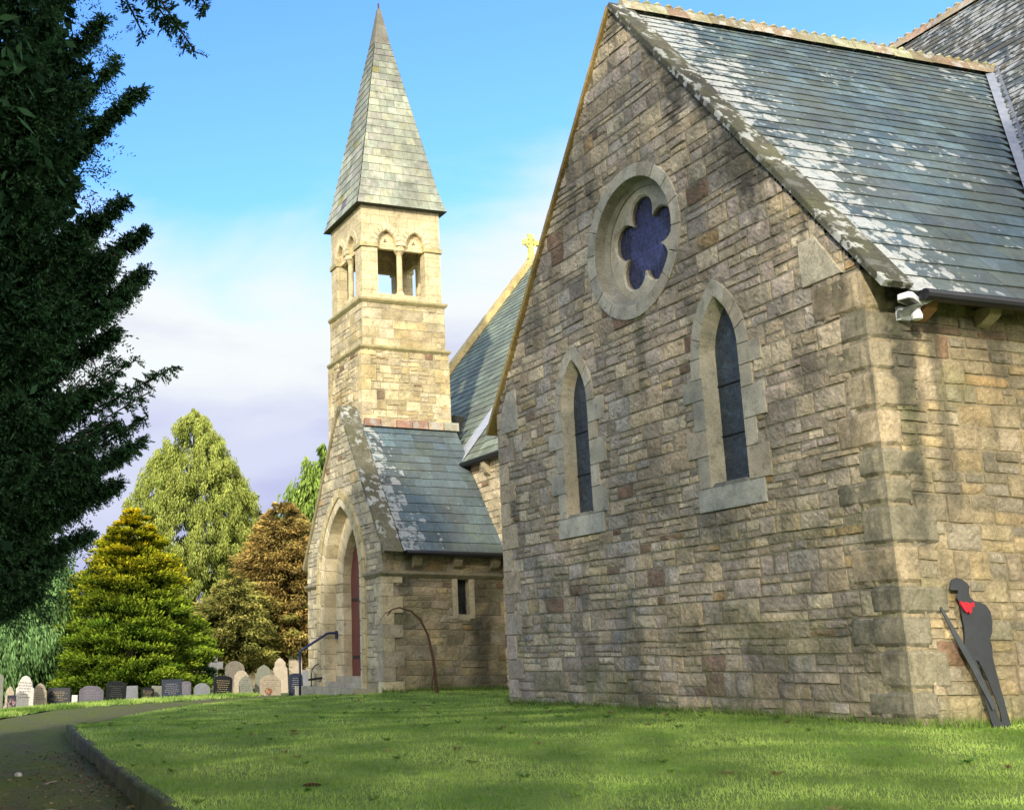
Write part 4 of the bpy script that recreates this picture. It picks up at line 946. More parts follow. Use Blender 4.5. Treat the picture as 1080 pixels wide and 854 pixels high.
plate('body',body,hole,M_STEEL,SO,-.006,.006); plate('rifle',rifle,None,M_RIFLE,SO,-.022,-.008); plate('neckerchief',scarf,None,M_RED,SO,-.03,-.008)
mb=MB(); mb.box((-.1,-.05,-.04),(.25,.12,.012)); mb.build('base_plate',M_STEEL,SO)
# floodlight below the eaves
FL=empty('floodlight',(.58,-.02,5.36),'white twin-headed security light fixed under the eave at the corner','light')
mb=MB(); mb.box((-.08,-.05,-.12),(.08,.0,.04)); mb.tube([(0,-.04,-.03),(0,-.22,.0)],.05,10); mb.build('bracket',M_WHITE,FL)
for s_ in(-1,1):
    a=Vector((s_*.02,-.24,.02)); b=Vector((s_*.27,-.30,.09+.03*s_)); ax=(b-a).normalized(); up=Vector((0,0,1)); sd_=ax.cross(up).normalized(); up=sd_.cross(ax)
    mb=MB(); FFl=lambda u,v,d:a+ax*u+sd_*v*(-1 if s_>0 else 1)+up*d
    mb.prism(FFl,[(0,-.05),(.22,-.09),(.27,-.06),(.27,.06),(.22,.09),(0,.05)],-.03,.055,(.7,.7,.7),.02,True); hd=mb.build('lamp_head',M_WHITE,FL,fix=True)
    mb=MB(); mb.prism(FFl,[(.06,-.055),(.24,-.06),(.24,.06),(.06,.055)],-.036,-.031,(.7,.7,.7),0,True); mb.build('lens',M_LENS,hd,fix=True)
mb=MB(); mb.lathe((0,-.2,-.17),[(.02,0),(.055,.015),(.06,.06),(.035,.15)],12); mb.build('sensor',M_WHITE,FL,fix=True); FL.scale=(1.15,1.25,1.15)
# rusty hoop in the lawn
mb=MB(); hz=h(.9,15.6); pts=[(-.46,15.6,hz-.0),(-.47,15.6,1.0),(-.43,15.6,1.7),(-.37,15.6,1.93),(-.24,15.6,2.08),(-.04,15.6,2.13),(.27,15.6,2.05),(.51,15.6,1.85),(.70,15.6,1.49),(.81,15.6,.99),(.87,15.6,.45),(.91,15.6,hz-.05)]
HO=bpy.data.objects; mb=MB(); mb.tube([(p[0],p[1],p[2]) for p in pts[3:]],[.014,.016,.02,.024,.028,.03,.036,.04,.045],7,(.2,.1,.05)); mb.tube([(.78,15.55,hz-.05),(.74,15.55,.25),(.80,15.58,.5),(.84,15.6,.8)],.02,6); mb.tube([pts[4],(-.45,15.62,1.95),(-.60,15.62,1.7)],[.012,.009,.006],5)
tag(mb.build('arched_stem',M_RUST),'thin brown bent-over stem arching from the lawn in front of the porch side wall','stem')
# handrail
HR=empty('handrail',(-.70,21.3,h(-.7,21.3)),'dark blue painted tubular handrail beside the porch steps','handrail')
B=lambda x,z:(x+.70,0,z-h(-.7,21.3))
mb=MB(); mb.tube([B(-.70,1.11),B(-.69,1.14),B(.12,1.63),B(.22,1.66),B(.89,1.66)],.036,8); mb.build('rail',M_RAIL,HR,smooth=True)
mb=MB(); mb.tube([B(-.70,h(-.7,21.3)-.05),B(-.70,1.12)],.036,8); mb.build('post',M_RAIL,HR,smooth=True); mb=MB(); mb.tube([B(.43,1.50),B(.43,1.73)],.045,8); mb.build('bracket',M_RAIL,HR)
mb=MB(); mb.tube([(-.25,21.6,.0),(-.25,21.6,.5),(-.22,21.6,.64),(-.14,21.6,.74),(-.01,21.6,.80)],.018,6); mb.tube([(-.34,21.6,.34),(.24,21.6,.42)],.035,6)
tag(mb.build('boot_scraper',M_GUT),'small black iron hoop and bar standing left of the porch steps','scraper')
# leaf and twigs
def twig(name,p,d,rad,label,cat,mat=M_BARK):
    mb=MB(); mb.tube(d,rad,6,(.2,.15,.1)); o=mb.build(name,mat,loc=p); tag(o,label,cat); return o
z=h(-8.25,-1.15)+.12
mb=MB(); nL=9
for i in range(nL-1):
    for s_ in (-1,1):
        w0=.04*sin(pi*i/(nL-1)); w1=.04*sin(pi*(i+1)/(nL-1)); x0=-.09+.18*i/(nL-1); x1=-.09+.18*(i+1)/(nL-1); cz=lambda x,w:.05+.9*x*x+.5*w
        mb.face([(x0,0,cz(x0,0)),(x1,0,cz(x1,0)),(x1,s_*w1,cz(x1,w1)+.015),(x0,s_*w0,cz(x0,w0)+.015)],(.1,.05,.03))
tag(mb.build('fallen_leaf',simple('dry_leaf',(.07,.035,.02),.8),loc=(-8.25,-1.15,z)),'curled brown dead leaf lying on the lawn','leaf')
for i,(x,y,a,l,lab) in enumerate(((-10.3,1.9,1.2,.5,'pale bent twig lying on the path beside the kerb'),(-10.65,-.2,.3,.45,'short crooked twig lying on the path near the bottom edge'),(-10.2,-.9,.8,.4,'thin forked twig lying against the foot of the kerb'))):
    pts=[(l*t_*cos(a)+.05*sin(7*t_+i),l*t_*sin(a)+.04*cos(5*t_),.02+.01*sin(9*t_)) for t_ in np.linspace(-.5,.5,6)]
    twig('twig',(x,y,h(x,y)+.045),pts,[.006,.009,.008,.008,.006,.004],lab,'twig',simple('pale_bark%s'%('abc'[i]),(.25,.21,.16),.9))
mb=MB(); mb.lathe((0,0,0),[(.03,0),(.05,.02),(.04,.05),(.015,.06)],7,(.4,.38,.33)); tag(mb.build('pebble',simple('pale_stone',(.4,.38,.33),.9),loc=(-10.55,2.9,h(-10.55,2.9)+.04)),'pale pebble lying in the middle of the path','pebble')

def rvec(n,rn): v=rn.standard_normal((n,3)); return v/np.linalg.norm(v,axis=1)[:,None]
def leaves(P,A,S,Lh,Wd,C):
    """diamond leaves: P base, A axis, S side (unit), lengths, widths"""
    n=len(P); Lh=np.asarray(Lh).reshape(-1,1); Wd=np.asarray(Wd).reshape(-1,1)
    V=np.stack([P,P+A*Lh*.45+S*Wd*.5,P+A*Lh,P+A*Lh*.45-S*Wd*.5],1).reshape(-1,3); return V,np.arange(4*n).reshape(-1,4),np.repeat(C,4,axis=0)
def perp(A,rn):
    s=np.cross(A,rvec(len(A),rn)); return s/(np.linalg.norm(s,axis=1)[:,None]+1e-9)
# ------------------------------------------------------------------ gravestones
def grave_mat(name,c,polish=False,text=None):
    t=NT(name); col=t.mixc(1.,c,t.rng(t.noise(9,6,.7),.25,.75,.7,1.3),'MULTIPLY')
    if not polish: col=t.mixc(t.rng(t.noise(4,6,.7),.55,.7,0,.5),col,(.10,.11,.06))
    return t.finish(col,.25 if polish else .9,None if polish else t.bump(t.noise(30,5,.7),.5,.01),.5)
GM=dict(black=grave_mat('black_granite',(.012,.013,.015),True),navy=grave_mat('blue_black_granite',(.02,.026,.04),True),white=grave_mat('pale_limestone',(.55,.52,.46)),grey=grave_mat('grey_granite',(.16,.165,.17)),green=grave_mat('algae_sandstone',(.17,.175,.13)),tan=grave_mat('buff_sandstone',(.3,.25,.17)),cream=grave_mat('cream_sandstone',(.38,.32,.23)),purple=grave_mat('slate_grey_granite',(.11,.10,.12)),rose=grave_mat('pink_granite',(.3,.2,.17)))
M_GOLD=simple('gilt_lettering',(.30,.23,.12),.5); M_LET=simple('pale_lettering',(.2,.2,.2),.6); M_LETD=simple('dark_lettering',(.06,.055,.05),.8)
def shape(kind,w,hh):
    a=w/2; n=10
    if kind=='rect': return [(-a,0),(a,0),(a,hh),(-a,hh)]
    if kind=='camber': return [(-a,0),(a,0),(a,hh*.86)]+[(a*cos(pi*i/n),hh*.86+hh*.14*sin(pi*i/n)) for i in range(1,n)]+[(-a,hh*.86)]
    if kind=='round': return [(-a,0),(a,0)]+[(a*cos(pi*i/n),hh-a*.8+a*.8*sin(pi*i/n)) for i in range(0,n+1)]
    if kind=='point': return [(-a,0),(a,0),(a,hh*.72),(a*.55,hh*.90),(0,hh),(-a*.55,hh*.90),(-a,hh*.72)]
    if kind=='ogee': return [(-a,0),(a,0),(a,hh*.70),(a*.8,hh*.74),(a*.72,hh*.86),(a*.4,hh*.94),(0,hh),(-a*.4,hh*.94),(-a*.72,hh*.86),(-a*.8,hh*.74),(-a,hh*.70)]
    if kind=='shoulder': return [(-a,0),(a,0),(a,hh*.72),(a*.93,hh*.82),(a*.76,hh*.87)]+[(a*.74*cos(pi*i/n),hh*.87+hh*.13*sin(pi*i/n)) for i in range(0,n+1)]+[(-a*.76,hh*.87),(-a*.93,hh*.82),(-a,hh*.72)]
    if kind=='lancet':
        return [(-a,0),(a,0),(a,hh*.62),(a*.82,hh*.66),(a*.72,hh*.80),(a*.42,hh*.95),(0,hh),(-a*.42,hh*.95),(-a*.72,hh*.80),(-a*.82,hh*.66),(-a,hh*.62)]
    if kind=='obelisk': return [(-a,0),(a,0),(a,hh*.2),(a*.6,hh*.22),(a*.4,hh*.9),(0,hh),(-a*.4,hh*.9),(-a*.6,hh*.22),(-a,hh*.2)]
    if kind=='cross':
        b=a*.24; return [(-b*1.3,0),(b*1.3,0),(b,hh*.56),(a,hh*.56),(a,hh*.72),(b,hh*.72),(b,hh),(-b,hh),(-b,hh*.72),(-a,hh*.72),(-a,hh*.56),(-b,hh*.56)]
K=1.35
def grave(x,y,z,w,hh,kind,mat,label,letters=None,base=True,yaw=None,tilt=0.):
    X=-12.23+(x+12.23)*K; Y=-12.47+(y+12.47)*K; w*=K; hh*=K; gz=h(X,Y)
    top=.672+(z+hh/K-.672)*K
    hh=max(.35,top-gz)
    o=empty('gravestone',(X,Y,gz-.03),label,'gravestone','gravestones in the churchyard'); o.rotation_euler=(radians(tilt),radians(tilt*.6),radians(R.uniform(-7,7)+ -12 if yaw is None else yaw))
    F=lambda u,v,d:(u,-d,v); mb=MB(); P=shape(kind,w,hh); 
    from mathutils.geometry import tessellate_polygon
    if kind=='cross':
        tr=tessellate_polygon([[Vector((p[0],p[1],0)) for p in P]]); a=[mb.vert(F(*p,.05)) for p in P]; b=[mb.vert(F(*p,-.05)) for p in P]
        for t_ in tr: mb.f.append([a[i] for i in t_]); mb.f.append([b[i] for i in t_])
        for i in range(len(P)): mb.f.append([a[i],a[(i+1)%len(P)],b[(i+1)%len(P)],b[i]])
    else: mb.prism(F,P,-.06,.06,(.3,.3,.3),.012,True)
    mb.build('slab',GM[mat],o,fix=True)
    if base: mb=MB(); mb.box((-w*.62,-.16,-.1),(w*.62,.16,.10)); mb.build('plinth',GM[mat],o)
    if letters:
        mb=MB(); r_=random.Random(int(abs(x)*100)); z_=hh*.78; st=hh*.085
        while z_>hh*.28:
            ln=w*r_.uniform(.35,.75); u=-ln/2
            while u<ln/2:
                c_=r_.uniform(.02,.09); mb.face([F(u,z_,.063),F(min(u+c_,ln/2),z_,.063),F(min(u+c_,ln/2),z_+st*.26,.063),F(u,z_+st*.26,.063)]); u+=c_+.025
            z_-=st
        mb.build('inscription',{'gold':M_GOLD,'pale':M_LET,'dark':M_LETD}[letters],o)
    return o
G=[(-9.28,20.39,-0.48,0.30,0.99,'round','green','tall algae-green headstone cut by the left edge of the photo',None),
(-8.86,20.86,-0.45,0.22,0.41,'rect','purple','small blue-grey slab left of the white pointed headstone',None),
(-8.68,23.36,-0.51,0.24,0.67,'point','cream','narrow cream headstone half behind the white pointed one',None),
(-8.48,21.33,-0.47,0.48,0.93,'lancet','white','tall white shouldered headstone with pointed top near the left edge','dark'),
(-8.00,21.77,-0.44,0.36,0.70,'ogee','tan','buff pointed headstone just right of the tall white one','dark'),
(-7.42,22.20,-0.35,0.62,0.48,'rect','black','low square black headstone with gilt lettering at the left','gold'),
(-6.71,24.12,-0.38,0.17,0.27,'rect','white','tiny white marker stone right of the low square black headstone',None),
(-6.40,23.05,-0.30,0.70,0.47,'shoulder','purple','wide slate-grey headstone with pale lettering under the golden conifer','pale'),
(-5.72,22.94,-0.25,0.58,0.55,'camber','black','black curved-top headstone right of the wide slate-grey one','dark'),
(-4.95,24.36,-0.26,0.36,0.41,'rect','grey','broad grey backing slab left half with rough face',None),
(-4.55,24.1,-0.26,0.38,0.37,'camber','black','small black plaque headstone set between grey slabs','gold'),
(-4.2,24.36,-0.26,0.36,0.41,'rect','green','green-grey low slab right of the small black plaque',None),
(-3.9,23.62,-0.24,0.60,0.59,'rect','navy','blue-black square headstone with pale lettering below the conifer','pale'),
(-3.06,25.44,-0.29,0.34,0.57,'camber','purple','mottled grey headstone right of the blue-black square one','pale'),
(-2.92,23.86,-0.25,0.50,0.49,'round','grey','plain rounded grey headstone left of the black gilt one',None),
(-2.48,23.23,-0.23,0.56,0.70,'camber','black','black headstone with long gilt inscription before the stone cross','gold'),
(0.21,33.89,0.13,0.55,1.27,'cross','white','pale stone cross rising behind the black gilt headstone',None),
(-1.65,23.51,-0.21,0.42,0.68,'point','green','narrow olive headstone with pointed top','dark'),
(0.46,28.62,-0.25,0.60,1.05,'ogee','green','tall pale-green ogee headstone behind the broad rounded one',None),
(-0.52,24.70,-0.19,0.66,0.66,'shoulder','tan','broad rounded buff headstone left of the porch rail','dark'),
(1.45,35.62,0.00,0.80,0.95,'round','cream','large sunlit cream headstone with round top behind the cross',None),
(3.21,35.09,-0.21,0.57,1.31,'ogee','cream','tall sunlit cream headstone right of the pale-green ogee stone',None),
(0.58,25.43,-0.06,0.46,0.59,'camber','navy','dark headstone immediately left of the handrail post','pale'),
(1.88,28.15,-0.08,0.36,0.69,'round','grey','blue-grey headstone partly hidden by the porch',None),
(-0.57,27.88,-0.23,0.50,0.83,'shoulder','cream','weathered pale headstone between the cross and the olive stone',None),
(5.37,39.64,-0.06,0.60,1.28,'rect','cream','sunlit square cream monument seen just behind the handrail',None),
(0.02,37.92,0.04,0.50,1.25,'obelisk','rose','reddish stone obelisk left of the pale cross',None),
(-7.39,31.27,-0.52,0.32,0.86,'round','cream','small cream headstone standing far behind the left row',None),
(-2.74,32.55,-0.23,0.45,0.71,'camber','rose','pinkish headstone behind the mottled grey one',None)]
for x,y,z,w,hh,kd,mt,lb,le in G: grave(x,y,z,w,hh,kd,mt,lb,le,base=kd not in('round','ogee'),tilt=R.uniform(-4,4))

for fx,fy,lab,cc in ((-1.05,23.2,'small bunch of orange-red flowers at the foot of the broad buff headstone',(.6,.12,.04)),(-8.95,20.2,'small bunch of pink and white flowers left of the white pointed headstone',(.7,.4,.42))):
    X_=-12.23+(fx+12.23)*K; Y_=-12.47+(fy+12.47)*K; o=empty('flower_pot',(X_,Y_,h(X_,Y_)),lab,'flowers'); mb=MB(); mb.lathe((0,0,0),[(.07,0),(.10,.16),(.11,.18)],10); mb.build('pot',GM['grey'],o)
    rn=np.random.default_rng(4); P=np.array([0,0,.24])+rvec(90,rn)*.13; A=rvec(90,rn); V,Fq,C=leaves(P,A,perp(A,rn),np.full(90,.07),np.full(90,.05),np.where(rn.random((90,1))<.6,np.array(cc),np.array([.1,.2,.05]))); npmesh('flowers',V,Fq,C,M_LEAF,o)
def scatter(name,P,A,Ln,Wd,C,mat,label,cat):
    rn=np.random.default_rng(8); V,Fq,Cc=leaves(P,A,perp(A,rn),Ln,Wd,C); o=npmesh(name,V,Fq,Cc,mat); tag(o,label,cat,None,'stuff'); return o
rn=np.random.default_rng(12); n=1500; k_=rn.integers(40,150,n); q_=np.abs(rn.normal(0,.16,n))+.02; q_[:350]=rn.random(350)*.95
px_=E_[k_,0]*(1-q_)+L_[k_,0]*q_; py_=E_[k_,1]*(1-q_)+L_[k_,1]*q_; P=np.c_[px_,py_,H(px_,py_)+.045+.02*rn.random(n)]; A=rvec(n,rn)*np.array([1,1,.25]); A/=np.linalg.norm(A,axis=1)[:,None]
C=np.array([[.16,.09,.045],[.09,.055,.03],[.22,.15,.07],[.05,.07,.02],[.26,.20,.11]])[rn.integers(0,5,n)]
scatter('leaf_litter',P,A,.02+.05*rn.random(n)**2,.015+.025*rn.random(n),C,M_LEAF,'small brown leaf and twig litter strewn over the path','litter')
n=3900; X_,Y_,Z_=LAWN; i_=rn.integers(20,NE-2,n//13); j_=rn.integers(2,110,n//13); i_=np.repeat(i_,13); j_=np.repeat(j_,13); n=len(i_); P=np.c_[X_[i_,j_],Y_[i_,j_],Z_[i_,j_]+.01]+np.repeat(rn.normal(0,.12,(n//13,3)),13,axis=0)*np.array([1,1,0]); a_=rn.random(n)*2*pi; A=np.c_[np.cos(a_),np.sin(a_),.35+.3*rn.random(n)]; A/=np.linalg.norm(A,axis=1)[:,None]
ok=~((P[:,0]>-.1)&(P[:,1]>-.1)&(P[:,1]<10.4)); C=np.array([[.12,.24,.05],[.17,.27,.06],[.26,.24,.09]])[np.repeat(rn.integers(0,3,n//13),13)]
scatter('lawn_weeds',P[ok],A[ok],(.04+.06*rn.random(n))[ok],(.02+.02*rn.random(n))[ok],C[ok],M_BLADE,'small flat weeds and dead tufts scattered in the lawn','weeds')
m=5200; e_=rn.random(m); P=np.concatenate([np.c_[-.04-.05*rn.random(m//2),-.1+10.4*rn.random(m//2)],np.c_[3.2*rn.random(m//4)-.1,-.04-.06*rn.random(m//4)],np.c_[4*rn.random(m//4),16.9+.05*rn.random(m//4)]]); P=np.c_[P,H(P[:,0],P[:,1])+.03]; m=len(P); A=rvec(m,rn)*.45+np.array([0,0,1.]); A/=np.linalg.norm(A,axis=1)[:,None]; tq=rn.random((m,1))
scatter('wall_foot_grass',P,A,.06+.14*rn.random(m)**2,np.full(m,.012),np.array([.08,.18,.03])*(1-tq)+np.array([.30,.38,.10])*tq,M_BLADE,'longer grass tufts growing along the foot of the church walls','grass')
# boundary wall far behind the churchyard
M_WARMW=stone_material('warm_boundary_stone',.4)
mb=MB(); BW0=(-30,62); BW1=(40,72); ln=sqrt(70**2+100); dx,dy=70/ln,10/ln
FB=lambda u,v,d:(BW0[0]+dx*u+dy*d,BW0[1]+dy*u-dx*d,v)
masonry(mb,FB,0,ln,-1.3,1.35,lambda u,v:True,5,[(.42,.32,.2),(.38,.29,.19),(.45,.36,.25)],band=(.3,.45),wid=(.6,1.4),cell=.5,mcell=.7,mortar=(.4,.32,.22)); mb.face([FB(0,1.37,0),FB(ln,1.37,0),FB(ln,1.37,-.4),FB(0,1.37,-.4)],(.4,.33,.22)); mb.face([FB(0,-1.3,-.4),FB(ln,-1.3,-.4),FB(ln,1.37,-.4),FB(0,1.37,-.4)],(.4,.33,.22))
tag(mb.build('boundary_wall',M_WARMW),'long low warm sandstone boundary wall behind the graves and trees','wall')
# distant hill
aa=np.linspace(-1.2,1.2,60)[None,:]; rr_=np.array([240,300,380,480,600,800])[:,None]
X=-12+rr_*np.sin(aa)*1.; Y=-12+rr_*np.cos(aa); prof=np.array([0,.35,.75,1.,.9,.0])[:,None]
Z=-2+prof*(9+7*np.sin(aa*5+1)+4*np.sin(aa*11))*.55
sheet('hills',X,Y,Z,grass_material('winter_field',(.13,.13,.05),(.18,.14,.08),(.10,.12,.05)))

# ------------------------------------------------------------------ trees
def trunk(name,root,pts,rad,parent_loc=None):
    mb=MB(); mb.tube(pts,rad,9,(.1,.08,.06)); return mb.build(name,M_BARK,root,smooth=True)
def conifer(label,group,base,height,profile,npuff,nleaf,leaf,style,cA,cB,cD,seed,trunk_r=.25,low=.06,lump=.16,name='conifer_tree',cat='tree'):
    """profile(t)->radius; cA,cB lit tip colours, cD inner dark colour"""
    rn=np.random.default_rng(seed); bx,by=base; bz=h(bx,by)-.05
    o=empty(name,(bx,by,bz),label,cat,group)
    trunk('trunk',o,[(0,0,-.2),(0.05,0,height*.3),(0,.04,height*.6),(0,0,height*.93)],[trunk_r,trunk_r*.75,trunk_r*.45,trunk_r*.1])
    # puffs
    t=rn.random(npuff*3); w=np.array([profile(q) for q in t]); keep=rn.random(len(t))<w/w.max(); t=t[keep][:npuff]; n=len(t)
    a=rn.random(n)*2*pi; r=np.array([profile(q) for q in t]); 
    lum=np.array([1+lump*n3(cos(a[i])*2.2+seed,sin(a[i])*2.2,t[i]*7)*2 for i in range(n)])
    rad=r*lum*(rn.random(n)**.35); c=np.c_[rad*np.cos(a),rad*np.sin(a),height*(low+(1-low)*t)]
    pr=np.clip(r*.28,.12,leaf[3]*1.0)
    k=nleaf//n; idx=np.repeat(np.arange(n),k); m=len(idx); dv=rvec(m,rn)*(rn.random((m,1))**.4)
    out=np.c_[np.cos(a),np.sin(a),np.zeros(n)][idx]
    if style=='weep': P=c[idx]+dv*pr[idx,None]*np.array([1,1,1.7]); A=out*.35+rvec(m,rn)*.35+np.array([0,0,-1.0])
    elif style=='cloud': P=c[idx]+dv*pr[idx,None]*np.array([1.25,1.25,.5]); A=out*.8+rvec(m,rn)*.6+np.array([0,0,.35])
    else: P=c[idx]+dv*pr[idx,None]*np.array([1.2,1.2,.6]); A=out*.9+rvec(m,rn)*.6+np.array([0,0,-.15])
    A/=np.linalg.norm(A,axis=1)[:,None]; S=perp(A,rn)
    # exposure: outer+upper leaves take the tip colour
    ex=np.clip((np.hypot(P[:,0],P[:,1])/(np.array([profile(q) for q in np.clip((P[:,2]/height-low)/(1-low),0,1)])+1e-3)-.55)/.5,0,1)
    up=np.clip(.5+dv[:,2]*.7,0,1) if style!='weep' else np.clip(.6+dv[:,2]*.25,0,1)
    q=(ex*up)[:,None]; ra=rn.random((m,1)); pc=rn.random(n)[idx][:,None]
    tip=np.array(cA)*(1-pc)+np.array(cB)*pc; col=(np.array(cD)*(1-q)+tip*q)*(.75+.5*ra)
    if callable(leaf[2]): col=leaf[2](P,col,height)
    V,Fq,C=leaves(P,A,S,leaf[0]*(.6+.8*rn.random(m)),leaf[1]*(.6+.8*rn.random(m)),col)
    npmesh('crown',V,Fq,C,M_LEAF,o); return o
def W(px,d): # ground point from bearing used while laying out the churchyard
    a=math.atan((px-260.7)/1272.1)+radians(16.35); return (-12.23+d*sin(a),-12.47+d*cos(a))
def ovoid(rmax,tp=.3,ex=.75): return lambda t:(rmax*max(0.02,(sin(pi/2*min(1,(t+.12)/(tp+.12)))))*1.0 if t<tp else rmax*max(0.01,1-((t-tp)/(1-tp))**1.5)**ex)
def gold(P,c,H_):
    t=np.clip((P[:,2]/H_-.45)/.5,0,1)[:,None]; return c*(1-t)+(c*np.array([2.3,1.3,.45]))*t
bg='conifers behind the graveyard'
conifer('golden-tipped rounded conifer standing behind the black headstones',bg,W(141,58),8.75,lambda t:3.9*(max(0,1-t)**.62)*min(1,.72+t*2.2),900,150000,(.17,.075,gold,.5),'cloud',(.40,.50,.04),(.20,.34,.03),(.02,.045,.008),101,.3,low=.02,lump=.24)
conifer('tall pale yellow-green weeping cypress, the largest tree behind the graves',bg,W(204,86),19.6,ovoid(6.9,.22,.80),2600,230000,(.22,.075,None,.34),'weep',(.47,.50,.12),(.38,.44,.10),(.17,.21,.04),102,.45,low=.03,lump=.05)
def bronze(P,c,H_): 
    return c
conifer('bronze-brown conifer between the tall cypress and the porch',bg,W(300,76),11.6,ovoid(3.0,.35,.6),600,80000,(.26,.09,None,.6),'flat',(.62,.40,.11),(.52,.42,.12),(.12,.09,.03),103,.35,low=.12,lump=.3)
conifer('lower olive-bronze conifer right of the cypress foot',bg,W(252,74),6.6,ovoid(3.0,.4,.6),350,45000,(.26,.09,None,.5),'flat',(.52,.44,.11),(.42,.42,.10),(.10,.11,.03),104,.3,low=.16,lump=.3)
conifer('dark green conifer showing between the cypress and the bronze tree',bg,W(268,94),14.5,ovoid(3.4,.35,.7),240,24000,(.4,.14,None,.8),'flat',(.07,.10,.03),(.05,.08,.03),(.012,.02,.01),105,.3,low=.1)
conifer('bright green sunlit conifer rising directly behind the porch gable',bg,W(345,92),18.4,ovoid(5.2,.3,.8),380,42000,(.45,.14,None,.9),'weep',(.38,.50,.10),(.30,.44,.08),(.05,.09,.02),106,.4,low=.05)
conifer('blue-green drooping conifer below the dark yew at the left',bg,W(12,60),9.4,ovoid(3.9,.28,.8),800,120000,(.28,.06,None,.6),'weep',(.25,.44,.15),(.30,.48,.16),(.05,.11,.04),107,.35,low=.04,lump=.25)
conifer('dark green conifer behind the drooping blue-green tree',bg,W(-40,75),10.5,ovoid(4.5,.3,.8),300,30000,(.42,.14,None,.9),'weep',(.04,.09,.04),(.05,.10,.045),(.01,.02,.01),108,.35,low=.03)
# low shrub at the foot of the golden conifer
conifer('low green shrub between the golden conifer and the wall',None,W(206,63),1.9,ovoid(1.1,.4,.6),60,6000,(.16,.08,None,.3),'cloud',(.10,.17,.05),(.08,.14,.04),(.02,.03,.012),110,.08,low=.05,name='garden_shrub',cat='shrub')

# ---- yews: limbs carrying feathery sprays
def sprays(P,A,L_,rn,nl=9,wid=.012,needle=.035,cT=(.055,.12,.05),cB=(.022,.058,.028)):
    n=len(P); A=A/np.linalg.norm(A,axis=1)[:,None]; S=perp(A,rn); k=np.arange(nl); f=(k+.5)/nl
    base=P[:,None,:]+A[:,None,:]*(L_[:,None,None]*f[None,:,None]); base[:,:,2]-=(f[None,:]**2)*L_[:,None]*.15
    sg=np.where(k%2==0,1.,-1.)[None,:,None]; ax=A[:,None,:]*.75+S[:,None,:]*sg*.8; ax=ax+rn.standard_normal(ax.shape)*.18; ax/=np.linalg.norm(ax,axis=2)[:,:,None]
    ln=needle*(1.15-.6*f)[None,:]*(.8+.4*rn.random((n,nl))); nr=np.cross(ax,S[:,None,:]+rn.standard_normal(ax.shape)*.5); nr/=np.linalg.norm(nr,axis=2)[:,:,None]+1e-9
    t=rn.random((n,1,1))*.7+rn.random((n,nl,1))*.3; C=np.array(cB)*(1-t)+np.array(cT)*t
    return leaves(base.reshape(-1,3),ax.reshape(-1,3),nr.reshape(-1,3),ln.reshape(-1),np.full(n*nl,wid),C.reshape(-1,3))
